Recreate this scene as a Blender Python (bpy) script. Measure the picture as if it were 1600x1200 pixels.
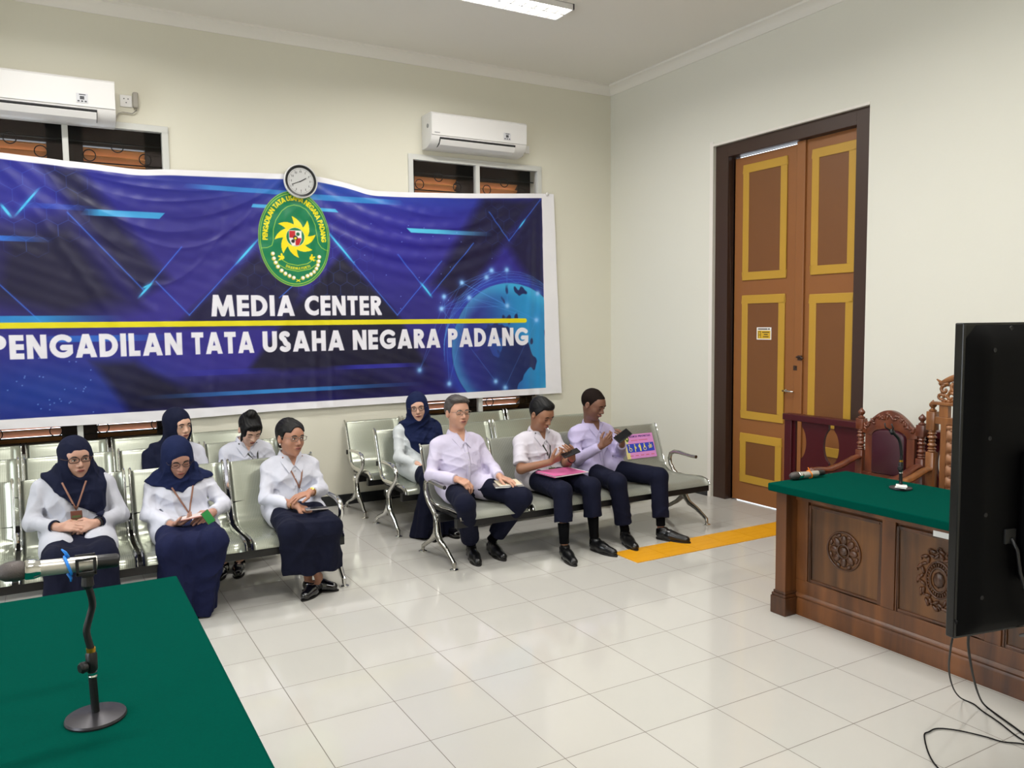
import bpy, bmesh, math, random, time
import numpy as np
from mathutils import Vector, Matrix
T0 = time.time()
D = bpy.data
for o in list(D.objects): D.objects.remove(o)
SC = bpy.context.scene
COL = SC.collection
rnd = random.Random(7)
PI = math.pi

# ------------------------------------------------------------ camera
CAM_P = (-5.501, -7.337, 1.716)
def look_matrix(yaw, pitch, roll):
    f = np.array([math.sin(yaw)*math.cos(pitch), math.cos(yaw)*math.cos(pitch), math.sin(pitch)])
    r = np.array([math.cos(yaw), -math.sin(yaw), 0.0]); u = np.cross(r, f)
    r2 = math.cos(roll)*r + math.sin(roll)*u; u2 = -math.sin(roll)*r + math.cos(roll)*u
    return Matrix(((r2[0], u2[0], -f[0]), (r2[1], u2[1], -f[1]), (r2[2], u2[2], -f[2])))
cd = D.cameras.new('camera'); cd.sensor_width = 36; cd.lens = 36*1257.66/1600; cd.clip_start = 0.02
cam = D.objects.new('camera', cd); COL.objects.link(cam)
cam.matrix_world = Matrix.Translation(CAM_P) @ look_matrix(.5206, -.0774, -.0106).to_4x4()
SC.camera = cam
# ------------------------------------------------------------ world, exposure
w = D.worlds.new('world'); SC.world = w; w.use_nodes = True
bg = w.node_tree.nodes['Background']; bg.inputs[0].default_value = (0.80, 0.90, 1.0, 1); bg.inputs[1].default_value = 3.0
SC.view_settings.view_transform = 'Standard'
try: SC.view_settings.look = 'None'
except Exception: pass
SC.view_settings.gamma = 1; SC.view_settings.use_curve_mapping = False
SC.view_settings.exposure = 0.0
# late-morning sun outside, reaching in only through the gaps round the door and the shutters
sd = D.lights.new('sun', 'SUN'); sd.energy = 4.0; sd.angle = 0.01; sd.color = (1, .93, .82)
so = D.objects.new('sun', sd); COL.objects.link(so)
so.rotation_euler = (math.radians(50), 0, math.radians(120))
LAMP_POWER = 47.0
FILL_POWER = 54.0  # strength of the fill lamps added outside the left wall

# ------------------------------------------------------------ helpers
def lin(c):
    return tuple(((v/255)/12.92 if v/255 <= .04045 else ((v/255+.055)/1.055)**2.4) for v in c)
MATS = {}
def mat(name, rgb=(200,200,200), rough=.5, metal=0., spec=.5, coat=0., emit=None, es=0., trans=0., sheen=0., bump=None, noise=None, sss=0., alpha=1.):
    """bump=(scale,strength[,distance]); noise=(scale,rgb2,detail) mixes two colours of the material itself"""
    if name in MATS: return MATS[name]
    m = D.materials.new(name); m.use_nodes = True; nt = m.node_tree; b = nt.nodes['Principled BSDF']
    b.inputs['Base Color'].default_value = (*lin(rgb), 1); b.inputs['Roughness'].default_value = rough
    b.inputs['Metallic'].default_value = metal; b.inputs['Specular IOR Level'].default_value = spec
    b.inputs['Coat Weight'].default_value = coat; b.inputs['Transmission Weight'].default_value = trans
    b.inputs['Sheen Weight'].default_value = sheen
    if sss: b.inputs['Subsurface Weight'].default_value = sss; b.inputs['Subsurface Radius'].default_value = (.012,.004,.002); b.inputs['Subsurface Scale'].default_value = 1
    if emit: b.inputs['Emission Color'].default_value = (*lin(emit), 1); b.inputs['Emission Strength'].default_value = es
    tc = nt.nodes.new('ShaderNodeTexCoord')
    if noise:
        n = nt.nodes.new('ShaderNodeTexNoise'); n.inputs['Scale'].default_value = noise[0]; n.inputs['Detail'].default_value = noise[2] if len(noise) > 2 else 3
        mx = nt.nodes.new('ShaderNodeMix'); mx.data_type = 'RGBA'
        nt.links.new(tc.outputs['Object'], n.inputs['Vector']); nt.links.new(n.outputs['Fac'], mx.inputs[0])
        mx.inputs[6].default_value = (*lin(rgb), 1); mx.inputs[7].default_value = (*lin(noise[1]), 1)
        nt.links.new(mx.outputs[2], b.inputs['Base Color'])
    if bump:
        n = nt.nodes.new('ShaderNodeTexNoise'); n.inputs['Scale'].default_value = bump[0]; n.inputs['Detail'].default_value = 4
        bp = nt.nodes.new('ShaderNodeBump'); bp.inputs['Strength'].default_value = bump[1]; bp.inputs['Distance'].default_value = bump[2] if len(bump) > 2 else .01
        nt.links.new(tc.outputs['Object'], n.inputs['Vector']); nt.links.new(n.outputs['Fac'], bp.inputs['Height']); nt.links.new(bp.outputs['Normal'], b.inputs['Normal'])
    MATS[name] = m; return m
def tag(o, label=None, cat=None, group=None, kind=None):
    if label: o['label'] = label
    if cat: o['category'] = cat
    if group: o['group'] = group
    if kind: o['kind'] = kind
    return o
def empty(name, loc, rz=0., **k):
    o = D.objects.new(name, None); COL.objects.link(o); o.location = loc; o.rotation_euler = (0, 0, rz); o.empty_display_size = .1
    o.matrix_basis = Matrix.Translation(loc) @ Matrix.Rotation(rz, 4, 'Z')
    return tag(o, **k)
def wm(o):
    m = o.matrix_basis.copy()
    if o.parent: m = wm(o.parent) @ o.matrix_parent_inverse @ m
    return m
class MB:
    def __init__(s): s.v = []; s.f = []; s.m = []; s.mi = 0
    def add(s, vs, fs, mi=None):
        n = len(s.v); s.v += [tuple(map(float, v)) for v in vs]; s.f += [tuple(n+i for i in f) for f in fs]
        s.m += [s.mi if mi is None else mi]*len(fs); return s
    def box(s, lo, hi, M=None, mi=None):
        x0,y0,z0 = lo; x1,y1,z1 = hi
        vs = [(x0,y0,z0),(x1,y0,z0),(x1,y1,z0),(x0,y1,z0),(x0,y0,z1),(x1,y0,z1),(x1,y1,z1),(x0,y1,z1)]
        if M is not None: vs = [M @ Vector(v) for v in vs]
        return s.add(vs, [(0,3,2,1),(4,5,6,7),(0,1,5,4),(1,2,6,5),(2,3,7,6),(3,0,4,7)], mi)
    def tube(s, pts, rad, n=10, caps=True, flat=None, up=(0,0,1), mi=None):
        """sweep a circle (or ellipse, flat=(a,b) multipliers) along pts"""
        P = [Vector(p) for p in pts]; R = rad if hasattr(rad, '__len__') else [rad]*len(P)
        vs = []; U = Vector(up)
        for i, p in enumerate(P):
            t = (P[min(i+1, len(P)-1)] - P[max(i-1, 0)]).normalized()
            a = t.cross(U)
            if a.length < 1e-3: a = t.cross(Vector((1,0,0)) if abs(t.x) < .9 else Vector((0,1,0)))
            a.normalize(); b = a.cross(t).normalized()
            if abs(U.dot(t)) < .98: U = b
            fa, fb = flat or (1, 1)
            for k in range(n):
                an = 2*PI*k/n; vs.append(p + a*(math.cos(an)*R[i]*fa) + b*(math.sin(an)*R[i]*fb))
        fs = [(i*n+k, i*n+(k+1)%n, (i+1)*n+(k+1)%n, (i+1)*n+k) for i in range(len(P)-1) for k in range(n)]
        if caps: fs += [tuple(range(n))[::-1], tuple((len(P)-1)*n+k for k in range(n))]
        return s.add(vs, fs, mi)
    def lathe(s, prof, base=(0,0,0), axis=(0,0,1), n=20, mi=None):
        A = Vector(axis).normalized(); q = A.to_track_quat('Z', 'Y'); B = Vector(base)
        vs = []
        for r, h in prof:
            for k in range(n):
                a = 2*PI*k/n; vs.append(B + q @ Vector((r*math.cos(a), r*math.sin(a), h)))
        m = len(prof)
        fs = [(i*n+k, i*n+(k+1)%n, (i+1)*n+(k+1)%n, (i+1)*n+k) for i in range(m-1) for k in range(n)]
        fs += [tuple(range(n))[::-1], tuple((m-1)*n+k for k in range(n))]
        return s.add(vs, fs, mi)
    def prism(s, poly, fn, d0, d1, mi=None):
        """poly 2D list; fn(u,v,d)->3D"""
        n = len(poly); vs = [fn(u, v, d0) for u, v in poly] + [fn(u, v, d1) for u, v in poly]
        fs = [tuple(range(n))[::-1], tuple(range(n, 2*n))] + [(i, (i+1)%n, n+(i+1)%n, n+i) for i in range(n)]
        return s.add(vs, fs, mi)
    def ell(s, c, r, n=12, m=8, M=None, mi=None):
        vs = []; fs = []
        for i in range(m+1):
            th = PI*i/m
            for k in range(n):
                a = 2*PI*k/n; p = Vector((r[0]*math.sin(th)*math.cos(a), r[1]*math.sin(th)*math.sin(a), r[2]*math.cos(th)))
                if M is not None: p = M @ p
                vs.append(Vector(c)+p)
        for i in range(m):
            for k in range(n): fs.append((i*n+k, (i+1)*n+k, (i+1)*n+(k+1)%n, i*n+(k+1)%n))
        return s.add(vs, fs, mi)
    def build(s, name, mats, parent=None, smooth=False, bevel=0., recalc=True, **k):
        me = D.meshes.new(name); me.from_pydata(s.v, [], s.f)
        for m in (mats if isinstance(mats, (list, tuple)) else [mats]): me.materials.append(m)
        me.polygons.foreach_set('material_index', s.m)
        if recalc:
            b = bmesh.new(); b.from_mesh(me); bmesh.ops.remove_doubles(b, verts=b.verts, dist=1e-6); bmesh.ops.recalc_face_normals(b, faces=b.faces); b.to_mesh(me); b.free()
        if smooth: me.polygons.foreach_set('use_smooth', [True]*len(me.polygons))
        me.update()
        o = link(name, me, parent)
        if bevel:
            bm_ = o.modifiers.new('bevel', 'BEVEL'); bm_.width = bevel; bm_.segments = 2; bm_.limit_method = 'ANGLE'; bm_.angle_limit = math.radians(40)
        if smooth == 'auto':
            e = o.modifiers.new('es', 'EDGE_SPLIT'); e.split_angle = math.radians(38)
        return tag(o, **k)
def link(name, me, parent=None):
    o = D.objects.new(name, me); COL.objects.link(o)
    if parent is not None:
        o.parent = parent; o.matrix_parent_inverse = wm(parent).inverted()
    return o
def kids(o): return [c for c in COL.objects if c.parent == o]
def copy_tree(o, parent=None, allo=None):
    c = o.copy(); COL.objects.link(c)
    if parent is not None: c.parent = parent; c.matrix_parent_inverse = o.matrix_parent_inverse.copy()
    for ch in kids(o): copy_tree(ch, c)
    return c
def arc(cx, cy, r, a0, a1, n=12):
    return [(cx+r*math.cos(math.radians(a0+(a1-a0)*i/n)), cy+r*math.sin(math.radians(a0+(a1-a0)*i/n))) for i in range(n+1)]

# stroke lettering: every glyph is a few centre-line strokes clipped to the glyph's own box
def glyph(ch, e):
    q = 1-e; m = .5
    A = lambda cx, cy, rx, ry, a0, a1, n=14: [(cx+rx*math.cos(math.radians(a0+(a1-a0)*i/n)), cy+ry*math.sin(math.radians(a0+(a1-a0)*i/n))) for i in range(n+1)]
    r = .5-e
    G = {
    'A': (.86, [[(e*.8,-.1),(.43,1.02)],[(.43,1.02),(.86-e*.8,-.1)],[(.2,.27),(.66,.27)]]),
    'B': (.62, [[(e,-.1),(e,1.1)],[(e,q),(.32,q)]+A(.34,.745,.16,.255-e,90,-90,8)+[(e,.49)],[(.34,.5)]+A(.36,.26,.18,.26-e,90,-90,8)+[(e,e)]]),
    'C': (.76, [A(.5,.5,.5-e,.5-e,48,312,20)]),
    'D': (.76, [[(e,-.1),(e,1.1)],[(e,q),(.28,q)]+A(.28,.5,.48-e,.5-e,90,-90)+[(e,e)]]),
    'E': (.54, [[(e,-.1),(e,1.1)],[(e,q),(.7,q)],[(e,.5),(.52,.5)],[(e,e),(.7,e)]]),
    'G': (.90, [A(.5,.5,.5-e,.5-e,48,350,20)+[(.9-e*.5,.44)],[(.52,.44),(1,.44)]]),
    'H': (.72, [[(e,-.1),(e,1.1)],[(.72-e,-.1),(.72-e,1.1)],[(e,.5),(.7,.5)]]),
    'I': (2*e, [[(e,-.1),(e,1.1)]]),
    'K': (.66, [[(e,-.1),(e,1.1)],[(.64,1.05),(e,.45)],[(.25,.55),(.64,-.05)]]),
    'L': (.48, [[(e,-.1),(e,1.1)],[(e,e),(.7,e)]]),
    'M': (1.06, [[(e,-.1),(.22,1.0)],[(.22,1.0),(.53,.1)],[(.53,.1),(.84,1.0)],[(.84,1.0),(1.06-e,-.1)]]),
    'N': (.76, [[(e,-.1),(e,1.1)],[(e,1.0),(.76-e,0)],[(.76-e,-.1),(.76-e,1.1)]]),
    'O': (1.0, [A(.5,.5,.5-e,.5-e,0,360,24)]),
    'P': (.60, [[(e,-.1),(e,1.1)],[(e,q),(.3,q)]+A(.3,.7,.3-e,.3-e,90,-90,10)+[(e,.4+e)]]),
    'R': (.64, [[(e,-.1),(e,1.1)],[(e,q),(.3,q)]+A(.3,.71,.3-e,.29-e,90,-90,10)+[(e,.42+e)],[(.3,.45),(.58,-.05)]]),
    'S': (.56, [A(.28,.74,.25-e*.7,.26-e,40,250,12)+A(.28,.26,.28-e*.8,.26-e,75,-140,12)]),
    'T': (.60, [[(.3,-.1),(.3,1.1)],[(-.1,q),(.8,q)]]),
    'U': (.70, [[(e,1.1),(e,.36)]+A(.35,.35,.35-e,.35-e,180,360,12)+[(.7-e,1.1)]]),
    'W': (1.1, [[(e,1.1),(.3,0)],[(.3,0),(.55,.95)],[(.55,.95),(.8,0)],[(.8,0),(1.1-e,1.1)]]),
    'Y': (.7, [[(e*.6,1.1),(.35,.45)],[(.7-e*.6,1.1),(.35,.45)],[(.35,.5),(.35,-.1)]]),
    ' ': (.3, [])}
    return G[ch]
def layout(txt, e, gap=.13):
    x = 0; out = []
    for ch in txt:
        wd, st = glyph(ch, e); out.append((x, wd, st)); x += wd+gap
    return out, x-gap
def text_mesh(mb, txt, fn, width, h, e=.1, mi=None, gap=.13):
    """flat solid strokes, fn(u,v)->3D on the carrying surface"""
    L, tw = layout(txt, e, gap); sx = width/tw
    for x0, wd, st in L:
        for pl in st:
            for a, b in zip(pl[:-1], pl[1:]):
                a = (min(max(a[0],0),wd), min(max(a[1],0),1)); b = (min(max(b[0],0),wd), min(max(b[1],0),1))
                dx, dy = b[0]-a[0], b[1]-a[1]; l = math.hypot(dx, dy)
                if l < 1e-4: continue
                nx, ny = -dy/l*e, dx/l*e; k = e*.35 if len(pl) > 2 else 0; tx, ty = dx/l*k, dy/l*k
                q = [(a[0]-tx+nx, a[1]-ty+ny), (a[0]-tx-nx, a[1]-ty-ny), (b[0]+tx-nx, b[1]+ty-ny), (b[0]+tx+nx, b[1]+ty+ny)]
                mb.add([fn((x0+u)*sx, v*h) for u, v in q], [(0,1,2,3)], mi)

# ------------------------------------------------------------ materials with patterns
def floor_mat():
    m = D.materials.new('glazed_floor_tiles'); m.use_nodes = True; nt = m.node_tree; b = nt.nodes['Principled BSDF']; N = nt.nodes.new; L = nt.links.new
    g = N('ShaderNodeNewGeometry'); sp = N('ShaderNodeSeparateXYZ'); L(g.outputs['Position'], sp.inputs[0])
    def mth(op, a, bb=None):
        n = N('ShaderNodeMath'); n.operation = op
        for i, v in enumerate((a, bb)):
            if v is None: continue
            if hasattr(v, 'links'): L(v, n.inputs[i])
            else: n.inputs[i].default_value = v
        return n.outputs[0]
    ux = mth('DIVIDE', mth('ADD', sp.outputs[0], 11.548*.4+40*.4), .4); uy = mth('DIVIDE', mth('ADD', sp.outputs[1], 8.985*.4+40*.4), .4)
    def edge(u): f = mth('FRACT', u); return mth('MINIMUM', f, mth('SUBTRACT', 1.0, f))
    e = mth('MINIMUM', edge(ux), edge(uy)); gr = mth('LESS_THAN', e, .0042)
    cmb = N('ShaderNodeCombineXYZ'); L(mth('FLOOR', ux), cmb.inputs[0]); L(mth('FLOOR', uy), cmb.inputs[1])
    wn = N('ShaderNodeTexWhiteNoise'); L(cmb.outputs[0], wn.inputs['Vector'])
    ns = N('ShaderNodeTexNoise'); ns.inputs['Scale'].default_value = 1.3; L(g.outputs['Position'], ns.inputs['Vector'])
    mx = N('ShaderNodeMix'); mx.data_type = 'RGBA'; mx.inputs[6].default_value = (*lin((195,192,186)), 1); mx.inputs[7].default_value = (*lin((188,186,179)), 1)
    L(mth('MULTIPLY', mth('ADD', wn.outputs['Value'], ns.outputs['Fac']), .5), mx.inputs[0])
    m2 = N('ShaderNodeMix'); m2.data_type = 'RGBA'; L(gr, m2.inputs[0]); L(mx.outputs[2], m2.inputs[6]); m2.inputs[7].default_value = (*lin((104,97,88)), 1)
    L(m2.outputs[2], b.inputs['Base Color'])
    rr = mth('ADD', mth('MULTIPLY', gr, .4), .09); L(rr, b.inputs['Roughness']); b.inputs['Specular IOR Level'].default_value = .55
    return m
def wood_mat(name, c1, c2, scale=(14, 14, 1.4), rough=.35, coat=.2):
    m = D.materials.new(name); m.use_nodes = True; nt = m.node_tree; b = nt.nodes['Principled BSDF']; N = nt.nodes.new; L = nt.links.new
    tc = N('ShaderNodeTexCoord'); mp = N('ShaderNodeMapping'); mp.inputs['Scale'].default_value = scale; L(tc.outputs['Object'], mp.inputs[0])
    n = N('ShaderNodeTexNoise'); n.inputs['Scale'].default_value = 1.0; n.inputs['Detail'].default_value = 6; n.inputs['Distortion'].default_value = .6; L(mp.outputs[0], n.inputs['Vector'])
    r = N('ShaderNodeValToRGB'); r.color_ramp.elements[0].position = .32; r.color_ramp.elements[0].color = (*lin(c1), 1); r.color_ramp.elements[1].position = .68; r.color_ramp.elements[1].color = (*lin(c2), 1)
    L(n.outputs['Fac'], r.inputs[0]); L(r.outputs[0], b.inputs['Base Color']); b.inputs['Roughness'].default_value = rough; b.inputs['Coat Weight'].default_value = coat; b.inputs['Coat Roughness'].default_value = .25
    return m
def perforated_mat(name, rgb, metal, rough, pitch, slot, hole_rgb):
    m = D.materials.new(name); m.use_nodes = True; nt = m.node_tree; b = nt.nodes['Principled BSDF']; N = nt.nodes.new; L = nt.links.new
    tc = N('ShaderNodeTexCoord'); sp = N('ShaderNodeSeparateXYZ'); L(tc.outputs['UV'], sp.inputs[0])
    def mth(op, a, bb=None):
        n = N('ShaderNodeMath'); n.operation = op
        for i, v in enumerate((a, bb)):
            if v is None: continue
            if hasattr(v, 'links'): L(v, n.inputs[i])
            else: n.inputs[i].default_value = v
        return n.outputs[0]
    fu = mth('ABSOLUTE', mth('SUBTRACT', mth('FRACT', mth('DIVIDE', sp.outputs[0], pitch)), .5)); fv = mth('ABSOLUTE', mth('SUBTRACT', mth('FRACT', mth('DIVIDE', sp.outputs[1], slot)), .5))
    hole = mth('MULTIPLY', mth('LESS_THAN', fu, .22), mth('LESS_THAN', fv, .49))
    mx = N('ShaderNodeMix'); mx.data_type = 'RGBA'; L(hole, mx.inputs[0]); mx.inputs[6].default_value = (*lin(rgb), 1); mx.inputs[7].default_value = (*lin(hole_rgb), 1)
    L(mx.outputs[2], b.inputs['Base Color']); b.inputs['Metallic'].default_value = metal; b.inputs['Roughness'].default_value = rough
    return m
M_wall = mat('cream_wall_paint', (222,219,204), .75, noise=(.8, (219,215,198)), bump=(60, .04))
M_wall_r = mat('pale_wall_paint', (225,223,212), .72, noise=(.8, (221,219,207)), bump=(60, .04))
M_ceil = mat('white_ceiling', (232,228,220), .8)
M_floor = floor_mat()
M_base = mat('black_skirting_tile', (38,40,42), .15)
M_alu = mat('white_aluminium', (205,205,200), .4)
M_black = mat('black_plastic', (14,14,16), .42)
M_chrome = mat('chrome', (225,225,222), .12, 1.0)
M_cast = mat('cast_aluminium', (185,183,176), .22, 1.0)
M_perf = perforated_mat('perforated_steel', (172,176,162), .6, .26, .0105, .11, (150,154,140))
M_perf2 = perforated_mat('grey_perforated_steel', (158,160,150), .3, .40, .008, .012, (122,124,114))
M_dark = mat('dark_void', (20,16,14), .8)
M_wood_sh = mat('orange_shutter_wood', (206,146,86), .5, noise=(9, (188,124,68)))
M_green = mat('green_felt_cloth', (0,68,57), 1., spec=.02, bump=(420, .25, .002), noise=(140, (0,63,52), 4))
M_teak = wood_mat('teak_wood', (66,36,15), (120,72,34), (9, 9, 1.1), .38, .2)
M_teakd = wood_mat('dark_teak_wood', (54,30,14), (94,54,26), (12, 12, 2), .35, .25)
M_maroon = mat('maroon_painted_wood', (66,14,20), .35)
M_mahog = wood_mat('mahogany_wood', (78,34,18), (116,60,32), (14, 14, 3), .3, .3)
M_silver = mat('satin_silver', (200,200,196), .3, .85)
M_white = mat('white_plastic', (226,224,222), .35)
M_paper = mat('white_paper', (236,236,234), .6)
# ============================================================ the room
CZ = 4.27; XL = -8.2; YF = -9.4
def st(name, mb, m, **k): return mb.build(name, m, kind='structure', **k)
st('floor', MB().box((XL-.2, YF-.2, -.1), (.9, .0, 0)), M_floor)
st('ceiling', MB().box((XL-.2, YF-.2, CZ), (.2, .2, CZ+.1)), M_ceil)
def wall_with_holes(name, axis, span, z1, holes, thick, m):
    mb = MB(); cuts = sorted(holes); a = span[0]
    def bx(u0, u1, z0, zt):
        if u1-u0 < 1e-4 or zt-z0 < 1e-4: return
        if axis == 'x': mb.box((u0, 0, z0), (u1, thick, zt))
        else: mb.box((0, u0, z0), (thick, u1, zt))
    for h0, h1, hz0, hz1 in cuts:
        bx(a, h0, 0, z1); bx(h0, h1, 0, hz0); bx(h0, h1, hz1, z1); a = h1
    bx(a, span[1], 0, z1); return st(name, mb, m)
W1 = (-6.07, -4.565, .66, 3.355); W2 = (-2.425, -.917, .66, 3.34)
DR = (-3.265, -1.60, 0, 3.335)
wall_with_holes('wall_back', 'x', (XL-.2, .0), CZ, [W1, W2], .32, M_wall)
wall_with_holes('wall_right', 'y', (YF-.2, .32), CZ, [DR], .32, M_wall_r)
LW = [(-6.9, -5.3), (-3.6, -2.0)]  # openings for the two added, unseen windows
wl = MB(); a_ = YF-.2
for h0, h1 in LW: wl.box((XL-.2, a_, 0), (XL, h0, CZ)).box((XL-.2, h0, 0), (XL, h1, .9)).box((XL-.2, h0, 3.3), (XL, h1, CZ)); a_ = h1
wl.box((XL-.2, a_, 0), (XL, 0, CZ)); st('wall_left', wl, M_wall)
st('wall_front', MB().box((XL, YF-.2, 0), (0, YF, CZ)), M_wall)
def skirting(name, runs):
    mb = MB()
    for lo, hi in runs: mb.box(lo, hi)
    st(name, mb, M_base, bevel=.003)
skirting('baseboard_back', [((XL, -.012, 0), (0, 0, .10))])
skirting('baseboard_right', [((-.012, -1.56, 0), (0, -.012, .10)), ((-.012, YF, 0), (0, -3.31, .10))])
skirting('baseboard_left', [((XL, YF, 0), (XL+.012, -.012, .10))])
prof = [(0, 0), (.012, 0), (.02, .012), (.028, .03), (.055, .052), (.085, .066), (.10, .07), (.10, .09), (0, .09)]
st('trim_1', MB().prism(prof, lambda u, v, d: (d, -u, 4.18+v), XL, 0), M_ceil, smooth='auto')
st('trim_2', MB().prism(prof, lambda u, v, d: (-u, d, 4.18+v), YF, 0), M_ceil, smooth='auto')

# windows: frame, glass, ring grille, timber shutters outside
M_glass = D.materials.new('clear_glass'); M_glass.use_nodes = True
_n = M_glass.node_tree.nodes; _l = M_glass.node_tree.links; _n.remove(_n['Principled BSDF']); _t = _n.new('ShaderNodeBsdfTransparent'); _g = _n.new('ShaderNodeBsdfGlossy'); _g.inputs['Roughness'].default_value = .02; _f = _n.new('ShaderNodeFresnel'); _f.inputs[0].default_value = 1.22; _m = _n.new('ShaderNodeMixShader')
_l.new(_f.outputs[0], _m.inputs[0]); _l.new(_t.outputs[0], _m.inputs[1]); _l.new(_g.outputs[0], _m.inputs[2]); _l.new(_m.outputs[0], _n['Material Output'].inputs[0])
M_iron = mat('black_iron', (24,20,18), .4, .5)
def window(n, W, label):
    x0, x1, z0, z1 = W; xm = (x0+x1)/2
    r = empty('window_%d' % n, (xm, 0, z0), kind='structure', label=label)
    f = MB(); t = .05
    for a, b, c, d in ((x0, x1, z1-t, z1), (x0, x1, z0, z0+t), (x0, x0+t, z0+t, z1-t), (x1-t, x1, z0+t, z1-t)): f.box((a, -.018, c), (b, .05, d))
    f.box((xm-.021, -.012, z0+t), (xm+.021, .05, z1-t)); f.build('frame', M_alu, r, bevel=.003)
    MB().box((x0+t, .022, z0+t), (xm-.022, .026, z1-t)).build('glass', M_glass, r); MB().box((xm+.022, .022, z0+t), (x1-t, .026, z1-t)).build('glass', M_glass, r)
    # timber outer frame and shutters
    s = MB(); 
    for a, b in ((x0, x0+.16), (xm-.13, xm+.13), (x1-.16, x1)): s.box((a, .22, z0), (b, .30, z1))
    s.box((x0, .22, z1-.165), (x1, .30, z1)); s.box((x0, .22, z0), (x1, .30, z0+.115))
    s.box((x0, .22, 1.9), (x1, .30, 2.05)); s.build('outer_frame', mat('dark_brown_timber', (44,28,20), .6), r)
    for a, b in ((x0+.16, xm-.13), (xm+.13, x1-.16)):
        sh = MB(); z = z0+.13
        while z < z1-.19:
            M = Matrix.Translation((0, .26, z)) @ Matrix.Rotation(math.radians(-38), 4, 'X')
            sh.box((a, -.045, -.006), (b, .045, .006), M); z += .062
        sh.build('shutter', M_wood_sh, r)
    g = MB()
    for z in (z0+.17, z0+.255, 1.2, 1.55, 1.9, 2.3, 2.7, z1-.315, z1-.15):
        g.tube([(x0+.02, .12, z), (x1-.02, .12, z)], .006, 6)
    g.build('grille_bars', M_iron, r, smooth=True)
    k = MB(); import itertools
    for px in (x0+.17, xm-.17, xm+.17, x1-.17, ):
        for zz in (z0+.2125, z1-.26): k.tube([(px+.045*math.cos(a), .12, zz+.045*math.sin(a)) for a in [2*PI*i/16 for i in range(17)]], .0045, 6, caps=False)
    for px in ((x0+xm)/2, (x1+xm)/2): k.tube([(px+.045*math.cos(a), .12, z1-.175+.045*math.sin(a)) for a in [2*PI*i/16 for i in range(17)]], .0045, 6, caps=False)
    k.build('grille_rings', M_iron, r, smooth=True)
window(1, W1, 'tall two-light window half hidden by the left half of the blue banner')
window(2, W2, 'tall two-light window half hidden by the right end of the blue banner')

for n_, (h0, h1) in zip((3, 4), LW):  # unseen windows, added so that the right wall and room get more light
    r = empty('window_%d' % n_, (XL, (h0+h1)/2, .9), kind='structure', label='bright daylight window in the left wall, unseen, added to brighten the room')
    f = MB(); t = .05; ym = (h0+h1)/2
    for a, b, c, d in ((h0, h1, 3.25, 3.3), (h0, h1, .9, .95), (h0, h0+t, .95, 3.25), (h1-t, h1, .95, 3.25), (ym-.025, ym+.025, .95, 3.25)): f.box((XL-.12, a, c), (XL-.06, b, d))
    f.build('frame', M_alu, r); MB().box((XL-.092, h0+t, .95), (XL-.088, h1-t, 3.25)).build('glass', M_glass, r)
    a = D.lights.new('fill', 'AREA'); a.shape = 'RECTANGLE'; a.size = 1.5; a.size_y = 2.2; a.energy = FILL_POWER; a.color = (.93, .97, 1.0)  # area lamp added as fill behind each unseen window
    o = D.objects.new('fill', a); COL.objects.link(o); o.matrix_basis = Matrix.Translation((XL-.25, ym, 2.1)) @ Matrix(((0,0,-1,0),(1,0,0,0),(0,-1,0,0),(0,0,0,1)))
# the double door
M_dframe = mat('dark_brown_paint', (60,40,30), .45)
M_leaf = mat('tan_brown_paint', (144,92,48), .42, noise=(3, (140,88,45)))
M_leafp = mat('brown_panel_paint', (120,76,38), .45, noise=(3, (116,72,36)))
M_yel = mat('mustard_paint', (190,148,52), .4, noise=(4, (184,142,48)))
dr = empty('door_1', (0, -2.43, 0), kind='structure', label='tall brown double door with mustard panel borders')
f = MB(); f.box((.03, -1.76, 0), (.16, -1.60, 3.335)); f.box((.03, -3.265, 0), (.16, -3.13, 3.335)); f.box((.03, -3.13, 3.215), (.16, -1.76, 3.335))
f.box((.10, -1.79, 0), (.16, -1.76, 3.215)); f.build('door_frame', M_dframe, dr, bevel=.004)
st('trim_3', MB().box((-.004, -1.60, 0), (.0, -1.555, 3.38)).box((-.004, -3.265, 3.335), (0, -1.60, 3.355)), mat('white_reveal', (232,226,218), .6))
def leaf(y0, y1, z0, z1, panels, name):
    mb = MB().box((.10, y0, z0), (.14, y1, z1)); l = mb.build(name, M_leaf, dr, bevel=.002)
    for (a, b, c, d) in panels:
        t = .072; m = MB()
        m.box((.088, a, c), (.10, b, c+t)).box((.088, a, d-t), (.10, b, d)).box((.088, a, c+t), (.10, a+t, d-t)).box((.088, b-t, c+t), (.10, b, d-t))
        m.build('panel_moulding', M_yel, l, bevel=.005)
        MB().box((.094, a+t, c+t), (.10, b-t, d-t)).build('panel', M_leafp, l)
    return l
ll = leaf(-2.505, -1.765, .012, 3.195, [(-2.40, -1.89, 2.07, 3.12), (-2.395, -1.89, .79, 1.935), (-2.38, -1.885, .19, .655)], 'door_leaf')
rl = leaf(-3.13, -2.515, .006, 3.213, [(-3.09, -2.66, 2.08, 3.12), (-3.085, -2.655, .80, 1.92), (-3.08, -2.655, .19, .64)], 'door_leaf')
MB().box((.078, -2.60, .006), (.10, -2.51, 3.213)).build('meeting_strip', M_leaf, rl, bevel=.006)
h = MB(); h.lathe([(.016, 0), (.016, .012), (.008, .014), (.008, .045)], (.10, -2.415, 1.085), (-1, 0, 0), 12); h.tube([(.06, -2.415, 1.085), (.055, -2.45, 1.088), (.055, -2.50, 1.085), (.06, -2.53, 1.082)], .008, 8)
h.build('door_handle', M_chrome, ll, smooth=True, label='chrome lever handle')
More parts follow.
